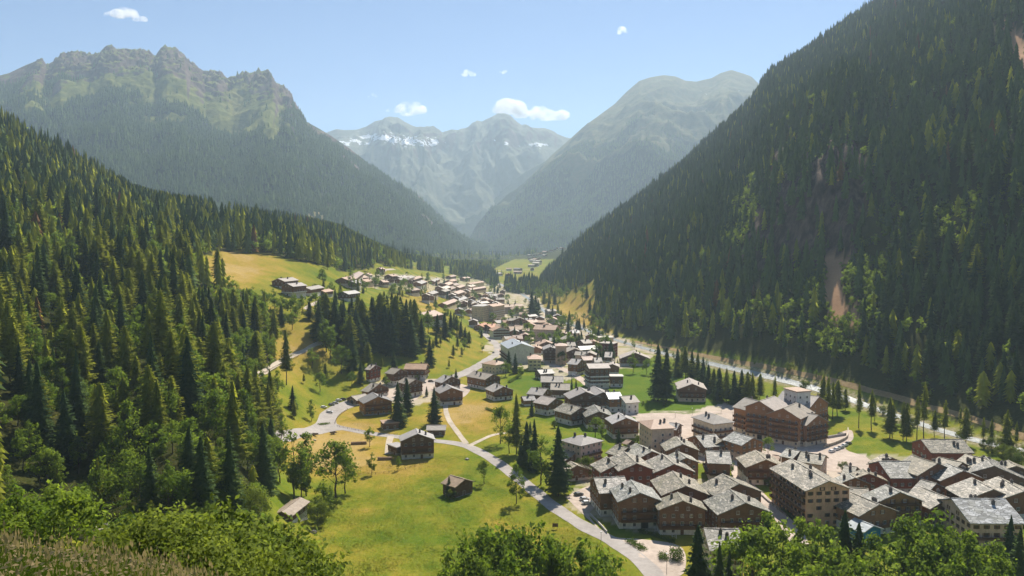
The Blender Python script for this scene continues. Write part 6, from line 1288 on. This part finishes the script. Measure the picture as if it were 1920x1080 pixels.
def lamp(px, base, top, label):
    x, y, z = hit(px, base); h = (base - top) * y / F; e = empty('street_lamp', (x, y, z)); tag(e, label, 'street lamp')
    m = MB(); m.tube((0, 0, -.5), (0, 0, h), .09, .06, 8); m.build('pole', m_iron, e); m = MB(); m.tube((0, 0, h), (0, 0, h + .12), .35, .3, 10); m.tube((0, 0, h - .28), (0, 0, h - .01), .16, .3, 10); m.build('lamp_head', PAINT['white'], e)
lamp(1127, 1017, 997, 'street lamp on the verge of the tarmac road'); lamp(1250, 1078, 1036, 'street lamp beside the forecourt planter'); lamp(1729, 908, 890, 'street lamp in the inner garden of the stone roofed houses'); lamp(1298, 778, 765, 'street lamp on the lawn edge nearest the beige block'); lamp(1352, 775, 762, 'street lamp on the lawn edge nearest the hotel'); lamp(1266, 783, 772, 'street lamp on the lawn edge by the white house')
m_log = wood_mat('cut_logs', (.20, .13, .08), (.42, .31, .20)); m_fen = wood_mat('fence_wood', (.12, .09, .06), (.26, .20, .14))
def logpile(px, py, ang, L, rows, label):
    x, y, z = hit(px, py); e = empty('log_pile', (x, y, z), math.radians(ang)); tag(e, label, 'log pile'); r = random.Random(int(px))
    lm = MB(); lm.tube((-L / 2, 0, 0), (L / 2, 0, 0), .26, .24, 9); me = lm.mesh('log', m_log)
    for k in range(rows):
        for i in range(rows + 3 - k):
            o = link(bpy.data.objects.new('log', me)); o.parent = e; o.location = (r.uniform(-.4, .4), (i - (rows + 2 - k) / 2) * .52, .25 + k * .45)
logpile(673, 833, 10, 8, 3, 'pile of logs on the dry grass beside the small round tree'); logpile(722, 862, 5, 7, 3, 'neat log stack below the farmhouse'); logpile(598, 1, 0, 1, 1, '') if False else None
def fence(px, label, h=1.1, step=2.6, m=m_fen, rails=(.45, .95), name='fence', solid=False):
    L = smooth_line([hit(p, r)[:2] for p, r in px], step); e = empty(name, (L[0][0], L[0][1], float(ground(*L[0])))); tag(e, label, 'fence'); b = Vector(e.location)
    P = [Vector((q[0], q[1], float(ground(*q)))) - b for q in L]
    pm = MB(); pm.box(-.07, .07, -.07, .07, -.4, h); pme = pm.mesh('post', m)
    for q in P[:90]:
        o = link(bpy.data.objects.new('post', pme)); o.parent = e; o.location = q
    rm = MB()
    for a, c in zip(P[:-1], P[1:]):
        for z in rails:
            d = (c - a).normalized() * .07; rm.tube(a + d + Vector((0, 0, z)), c - d + Vector((0, 0, z)), .05, .05, 5)
    rm.build('rail', m, e)
fence([(660, 893), (690, 890), (720, 888), (760, 880), (800, 868)], 'low wooden fence along the lower edge of the dry grass'); fence([(632, 800), (660, 806), (700, 813), (745, 816)], 'wooden fence along the mown lawn above the road'); fence([(628, 795), (634, 782), (652, 768)], 'wooden fence round the bend of the turning place')
m_white = PLAS['white']
fence([(1228, 996), (1250, 1003), (1268, 1010)], 'white railing beside the hedged lawn', 1.6, 2.4, m_white, (.5, 1.0, 1.5)); fence([(480, 708), (500, 698), (530, 682), (560, 668)], 'rough fence along the meadow track')
m_hedge = foliage('hedge_leaves', (.05, .09, .012), (.15, .21, .03), .35)
def hedge(px, w, h, label, name='hedge', cat='hedge'):
    L = smooth_line([hit(p, r)[:2] for p, r in px], .6); T = TP(); r = random.Random(len(px) + int(px[0][0])); x0, y0 = L[0]; z0 = float(ground(x0, y0))
    for q in L:
        z = float(ground(*q)) - z0
        for _ in range(int(26 * w * h / 2) + 8):
            p = Vector((q[0] - x0 + r.uniform(-.4, .4) + r.uniform(-w, w) / 2, q[1] - y0 + r.uniform(-w, w) / 2, z + r.uniform(.05, h))); n = Vector((r.gauss(0, 1), r.gauss(0, 1), r.gauss(.4, 1))).normalized(); a = n.orthogonal().normalized() * .2; b = n.cross(a)
            T.tri(tuple(p - a), tuple(p + b), tuple(p + a), r.random()); T.tri(tuple(p - a), tuple(p + a), tuple(p - b), r.random())
    v, f, t = T.arr(); nn = np.tile([[0, -.2, 1.0]], (len(v), 1)) + np.random.default_rng(1).normal(0, .4, v.shape); o = link(bpy.data.objects.new(name, mesh_np(name, v, f, [m_hedge], None, False, {'tint': t, 'nrm': nn}))); o.location = (x0, y0, z0); tag(o, label, cat)
hedge([(1197, 985), (1215, 980), (1233, 982)], 5, 2.2, 'clipped hedge block beside the tall brown chalet'); hedge([(1200, 998), (1230, 1006), (1262, 1018)], 2, 1.3, 'low hedge in front of the white railing'); hedge([(1180, 1016), (1194, 1024), (1206, 1031)], 3, 1.2, 'planted island strip in the forecourt', 'planting_bed', 'planting bed'); hedge([(600, 797), (607, 796), (614, 795)], 3, .9, 'small planted island in the turning place', 'planting_bed', 'planting bed')
hedge([(955, 718), (970, 708), (980, 698)], 2.5, 1.6, 'curved hedge beside the square green lawn'); hedge([(1242, 1044), (1245, 1050)], 3, 2, 'round shrub on the forecourt', 'leafy_bush', 'bush'); hedge([(1266, 1046), (1270, 1052)], 4, 4, 'taller round shrub on the forecourt', 'leafy_bush', 'bush'); hedge([(1470, 958), (1482, 968), (1492, 975)], 3, 1.6, 'hedge at the lane below the peach block'); hedge([(700, 762), (712, 768)], 2, 1.4, 'short hedge below the honey brown chalet'); hedge([(912, 768), (925, 772), (935, 770)], 2, 1.5, 'row of shrubs in the dry meadow', 'leafy_bush', 'bush')
def wall_strip(px, h, w, m, label):
    L = smooth_line([hit(p, r)[:2] for p, r in px], 2.5); b = (L[0][0], L[0][1], float(ground(*L[0]))); mb = MB()
    d = np.gradient(L, axis=0); d /= np.linalg.norm(d, axis=1, keepdims=True); n = np.stack([-d[:, 1], d[:, 0]], -1) * w / 2
    z = ground(L[:, 0], L[:, 1]) - b[2]
    for i in range(len(L) - 1):
        q = [(L[i] - n[i], z[i]), (L[i + 1] - n[i + 1], z[i + 1]), (L[i + 1] + n[i + 1], z[i + 1]), (L[i] + n[i], z[i])]; lo = [(p[0] - b[0], p[1] - b[1], zz - .6) for p, zz in q]; hi = [(p[0] - b[0], p[1] - b[1], zz + h) for p, zz in q]
        mb.poly(hi); mb.poly([lo[0], lo[1], hi[1], hi[0]]); mb.poly([lo[2], lo[3], hi[3], hi[2]])
        if i == 0: mb.poly([lo[3], lo[0], hi[0], hi[3]])
        if i == len(L) - 2: mb.poly([lo[1], lo[2], hi[2], hi[1]])
    o = mb.build('stone_wall', m); o.location = b; tag(o, label, 'wall')
wall_strip([(1545, 840), (1570, 832), (1588, 822), (1590, 806)], 1.6, .5, m_rock, 'curved stone terrace wall beside the hotel'); wall_strip([(1404, 905), (1420, 922), (1445, 945), (1475, 968)], .9, .5, m_rock, 'low stone wall along the lane below the peach block'); wall_strip([(1552, 822), (1575, 818), (1586, 816)], 1.4, .5, m_conc, 'pale terrace wall below the hotel'); wall_strip([(1106, 966), (1120, 980), (1138, 1000)], 1.0, .4, m_conc, 'ramp wall beside the tall brown chalet'); wall_strip([(1706, 925), (1740, 952), (1750, 962)], .8, .6, m_conc, 'pale garden path edge wall beside the long brown house')
def kiosk(px, py, label):
    x, y, z = hit(px, py); e = empty('kiosk', (x, y, z), .5); tag(e, label, 'kiosk'); m = MB(); m.box(-1.2, 1.2, -1.2, 1.2, 0, 3.2); m.build('wall', WOOD['o'], e); m = MB(); m.prism([(-2.2, -2, 3.2), (2.2, -2, 3.2), (0, -2, 4.3)], (0, 4, 0)); m.build('roof', ROOF['pale'], e)
kiosk(1416, 812, 'little orange wooden kiosk with pale roof on the hotel forecourt')
def sign(px, py, label):
    x, y, z = hit(px, py); e = empty('notice_board', (x, y, z)); tag(e, label, 'sign'); m = MB(); m.tube((-.8, 0, -.4), (-.8, 0, 2.2), .07, .07, 6); m.build('post', m_fen, e); m = MB(); m.tube((.8, 0, -.4), (.8, 0, 2.2), .07, .07, 6); m.build('post', m_fen, e); m = MB(); m.box(-1.1, 1.1, -.12, -.02, .9, 2.3); m.build('board', WOOD['d'], e)
sign(1041, 992, 'dark wooden board on posts in the meadow beside the road')
def parasol(px, py, label):
    x, y, z = hit(px, py); e = empty('parasol', (x, y, z)); tag(e, label, 'parasol'); m = MB(); m.tube((0, 0, -.3), (0, 0, 2.6), .05, .05, 6); m.build('pole', m_iron, e); m = MB(); m.tube((0, 0, 2.0), (0, 0, 2.7), 2.0, .05, 8); m.build('canopy', m_white, e)
parasol(771, 858, 'white parasol on the farmhouse terrace')
def machine(px, py, ang, label):
    x, y, z = hit(px, py); e = empty('farm_trailer', (x, y, z), math.radians(ang)); tag(e, label, 'trailer'); m = MB(); m.box(-1.8, 1.8, -.9, .9, .7, .85); m.box(-1.8, 1.8, -.9, -.82, .85, 1.4); m.box(-1.8, 1.8, .82, .9, .85, 1.4); m.build('bed', m_fen, e); m = MB(); m.tube((1.8, 0, .75), (3.4, 0, .5), .07, .05, 6); m.build('drawbar', m_iron, e)
    for s in (-1, 1): m = MB(); m.tube((-.3, s * .95, .42), (-.3, s * 1.15, .42), .42, .42, 12); m.build('wheel', m_tyre, e)
machine(568, 820, 20, 'dark farm trailer nearest the left wood beside the road'); machine(590, 817, -15, 'farm trailer parked beside the turning place'); machine(625, 814, 40, 'farm trailer on the bare edge of the dry grass')
# ------------------------------------------------------------------ tall grass on the bank under the camera
def _grass(nt, b):
    t = attr(nt, 'tint'); c = ramp(nt, t, [(0.0, (.05, .11, .010)), (.5, (.17, .22, .022)), (.78, (.27, .22, .07)), (1.0, (.50, .38, .22))])
    out = nt.nodes['Material Output']; nt.links.new(c, b.inputs['Base Color']); tr = N(nt, 'ShaderNodeBsdfTranslucent'); nt.links.new(c, tr.inputs['Color']); ms = N(nt, 'ShaderNodeMixShader'); ms.inputs[0].default_value = .4
    nt.links.new(b.outputs[0], ms.inputs[1]); nt.links.new(tr.outputs[0], ms.inputs[2]); nt.links.new(ms.outputs[0], out.inputs['Surface'])
m_grass = mat('tall_grass', _grass)
ng = 190000
gy = np.exp(RNG.uniform(math.log(9), math.log(46), ng)); gx = RNG.uniform(-.74, -.33, ng) * gy
gz = ground(gx, gy); gpx, gpy = pixv(gx, gy, gz)
ok = (gpy > 930) & (gpy < 1150); gx, gy, gz = gx[ok], gy[ok], gz[ok]; ng = len(gx)
pat = fbm(gx / 4, gy / 4, 3); kind = RNG.random(ng)
hgt = RNG.uniform(.14, .44, ng) * (1 + .25 * pat); seedy = kind > .988 - .02 * (pat > .25); flower = kind < .05
hgt = np.where(seedy, hgt * 1.6, hgt)
ang = RNG.uniform(0, 6.28, ng); lean = RNG.uniform(0, .6, ng) * hgt; wd = np.clip(.0007 * gy, .008, .022)
bx, by = np.cos(ang) * wd, np.sin(ang) * wd; la = RNG.uniform(0, 6.28, ng); lx, ly = np.cos(la) * lean, np.sin(la) * lean
tint = np.clip(.15 + .28 * pat + RNG.normal(0, .13, ng) + .28 * seedy + .12 * np.clip((gy - 23) / 6, 0, 1), 0, 1)
base = np.stack([gx, gy, gz - .05], -1)
v = np.stack([base + np.stack([-bx, -by, 0 * bx], -1), base + np.stack([bx, by, 0 * bx], -1), base + np.stack([lx * .45 + bx * .8, ly * .45 + by * .8, hgt * .6], -1), base + np.stack([lx * .45 - bx * .8, ly * .45 - by * .8, hgt * .6], -1), base + np.stack([lx, ly, hgt], -1)], 1)
f = np.array([[0, 1, 2], [0, 2, 3], [3, 2, 4]])[None] + (np.arange(ng) * 5)[:, None, None]
tv_ = np.repeat(tint[:, None], 5, 1); tv_[:, 4] = np.clip(tv_[:, 4] + .08 + .35 * seedy, 0, 1); tv_[:, :2] -= .1
V = v.reshape(-1, 3); Fg = f.reshape(-1, 3); Tg = tv_.reshape(-1)
# seed heads and small white flower heads as little diamonds
sd = np.nonzero(seedy | flower)[0]; top = base[sd] + np.stack([lx[sd], ly[sd], hgt[sd]], -1); s_ = np.where(flower[sd], .05, .028)[:, None]; e1 = np.stack([np.cos(ang[sd]), np.sin(ang[sd]), 0 * ang[sd]], -1) * s_; up = np.stack([0 * ang[sd], 0 * ang[sd], np.where(flower[sd], .025, .09)], -1)
dv = np.stack([top - e1, top - up * .5, top + e1, top + up], 1).reshape(-1, 3); df = np.array([[0, 1, 2], [0, 2, 3]])[None] + (np.arange(len(sd)) * 4)[:, None, None]
go = link(bpy.data.objects.new('grass', mesh_np('grass', np.concatenate([V, dv]), np.concatenate([Fg, df.reshape(-1, 3) + len(V)]), [m_grass], None, False, {'tint': np.concatenate([Tg, np.repeat(np.where(flower[sd], 1.0, .85), 4)])})))
tag(go, 'tall seeding summer grass with small pale flowers on the near bank', 'grass', kind='stuff')

# tufts that roughen the near meadow
nt_ = 150000
ty = np.exp(RNG.uniform(math.log(255), math.log(640), nt_)); tx = RNG.uniform(-.33, .16, nt_) * ty; tz = ground(tx, ty); tpx, tpy = pixv(tx, ty, tz)
pav = np.zeros(nt_, bool)
ok = inpoly(tpx, tpy, [(470, 1120), (500, 1020), (545, 965), (640, 880), (800, 850), (900, 858), (1000, 930), (1100, 1000), (1180, 1060), (1200, 1120)]) | inpoly(tpx, tpy, [(640, 790), (700, 765), (800, 790), (830, 815), (760, 812), (690, 806)]) | inpoly(tpx, tpy, [(850, 760), (930, 745), (1000, 800), (920, 820), (870, 810)])
ok &= RNG.random(nt_) < np.clip(.55 + .6 * fbm(tx / 14, ty / 14, 3), .08, 1)
tx, ty, tz = tx[ok], ty[ok], tz[ok]; n_ = len(tx); th = RNG.uniform(.08, .28, n_) * (1 + .5 * fbm(tx / 20 + 3, ty / 20, 2)); tw = RNG.uniform(.08, .22, n_); ta = RNG.uniform(0, 3.14, n_)
b0 = np.stack([tx, ty, tz], -1); e = np.stack([np.cos(ta) * tw, np.sin(ta) * tw, 0 * ta], -1); u = np.stack([RNG.normal(0, .12, n_), RNG.normal(0, .12, n_), th], -1); e2 = np.stack([-np.sin(ta) * tw, np.cos(ta) * tw, 0 * ta], -1)
v = np.stack([b0 - e, b0 + e, b0 + u, b0 - e2, b0 + e2, b0 + u * .85], 1).reshape(-1, 3); f = np.array([[0, 1, 2], [3, 4, 5]])[None] + (np.arange(n_) * 6)[:, None, None]
def _mg(nt, b):
    c = ramp(nt, attr(nt, 'tint'), [(0, (.10, .17, .008)), (.5, (.22, .25, .012)), (.8, (.36, .31, .03)), (1, (.50, .43, .16))]); nt.links.new(c, b.inputs['Base Color'])
    cx = N(nt, 'ShaderNodeCombineXYZ'); cx.inputs[2].default_value = 1.0; nt.links.new(cx.outputs[0], b.inputs['Normal'])
mo_ = link(bpy.data.objects.new('grass', mesh_np('grass', v, f.reshape(-1, 3), [mat('meadow_tufts', _mg)], None, False, {'tint': np.repeat(np.clip(.4 + .25 * fbm(tx / 18, ty / 18, 3) + RNG.normal(0, .16, n_), 0, 1), 6)})))
tag(mo_, 'tufts of uncut grass roughening the big meadow', 'grass', kind='stuff')
# ------------------------------------------------------------------ small fair weather clouds beyond the mountains
def _cloud():
    m = bpy.data.materials.new('cloud_vapour'); m.use_nodes = True; nt = m.node_tree; nt.nodes.remove(nt.nodes['Principled BSDF'])
    v = N(nt, 'ShaderNodeVolumePrincipled'); v.inputs['Color'].default_value = (1, 1, 1, 1); v.inputs['Anisotropy'].default_value = 0.45
    n = noise(nt, gpos(nt), 0.006, 5, .62); nt.links.new(math_n(nt, 'MULTIPLY', ramp(nt, n, [(.40, (0, 0, 0)), (.62, (1, 1, 1))]), 0.011), v.inputs['Density'])
    nt.links.new(v.outputs[0], nt.nodes['Material Output'].inputs['Volume']); m.cycles.volume_step_rate = 1.0
    return m
m_cloud = _cloud()
def cloud(px, py, w, h, label, D=13500, seed=1):
    import bmesh
    r = random.Random(seed); sc = D / F; x, y, z = at_depth(px, py, D); bm = bmesh.new()
    for i in range(max(4, int(w / 5))):
        u = r.uniform(-1, 1); q = (1 - u * u) ** .5; rad = h * sc * .5 * r.uniform(.45, .8) * (.45 + .55 * q)
        t = bmesh.ops.create_icosphere(bm, subdivisions=2, radius=rad)['verts']; o = Vector((u * w * sc * .45, r.uniform(-.3, .3) * w * sc, (r.uniform(-.25, .5) * q) * h * sc * .6 - .1 * h * sc))
        for v in t: v.co = Vector((v.co.x * 1.35, v.co.y * 1.3, max(v.co.z, -rad * .5))) + o
    me = bpy.data.meshes.new('cloud'); bm.to_mesh(me); bm.free(); me.materials.append(m_cloud)
    o = link(bpy.data.objects.new('cloud', me)); o.location = (x, y, z); mo = o.modifiers.new('join', 'REMESH'); mo.mode = 'VOXEL'; mo.voxel_size = h * sc * .07
    tag(o, label, 'cloud')
cloud(762, 205, 78, 28, 'small flat white cloud over the snowy far range', seed=2); cloud(955, 207, 66, 44, 'larger white cloud peeping from behind the far peak', seed=3); cloud(1028, 212, 74, 36, 'white cloud joined to the right of the larger one', seed=4)
cloud(234, 28, 66, 28, 'lone white cloud high above the craggy massif', seed=5); cloud(879, 138, 28, 16, 'small white puff high in the middle of the sky', seed=6); cloud(947, 135, 22, 10, 'faint little cloud right of the small white puff', seed=7); cloud(1172, 58, 26, 18, 'small wispy cloud near the forest slope skyline', seed=8); cloud(701, 179, 24, 10, 'faint flat wisp above the flat white cloud', seed=9)
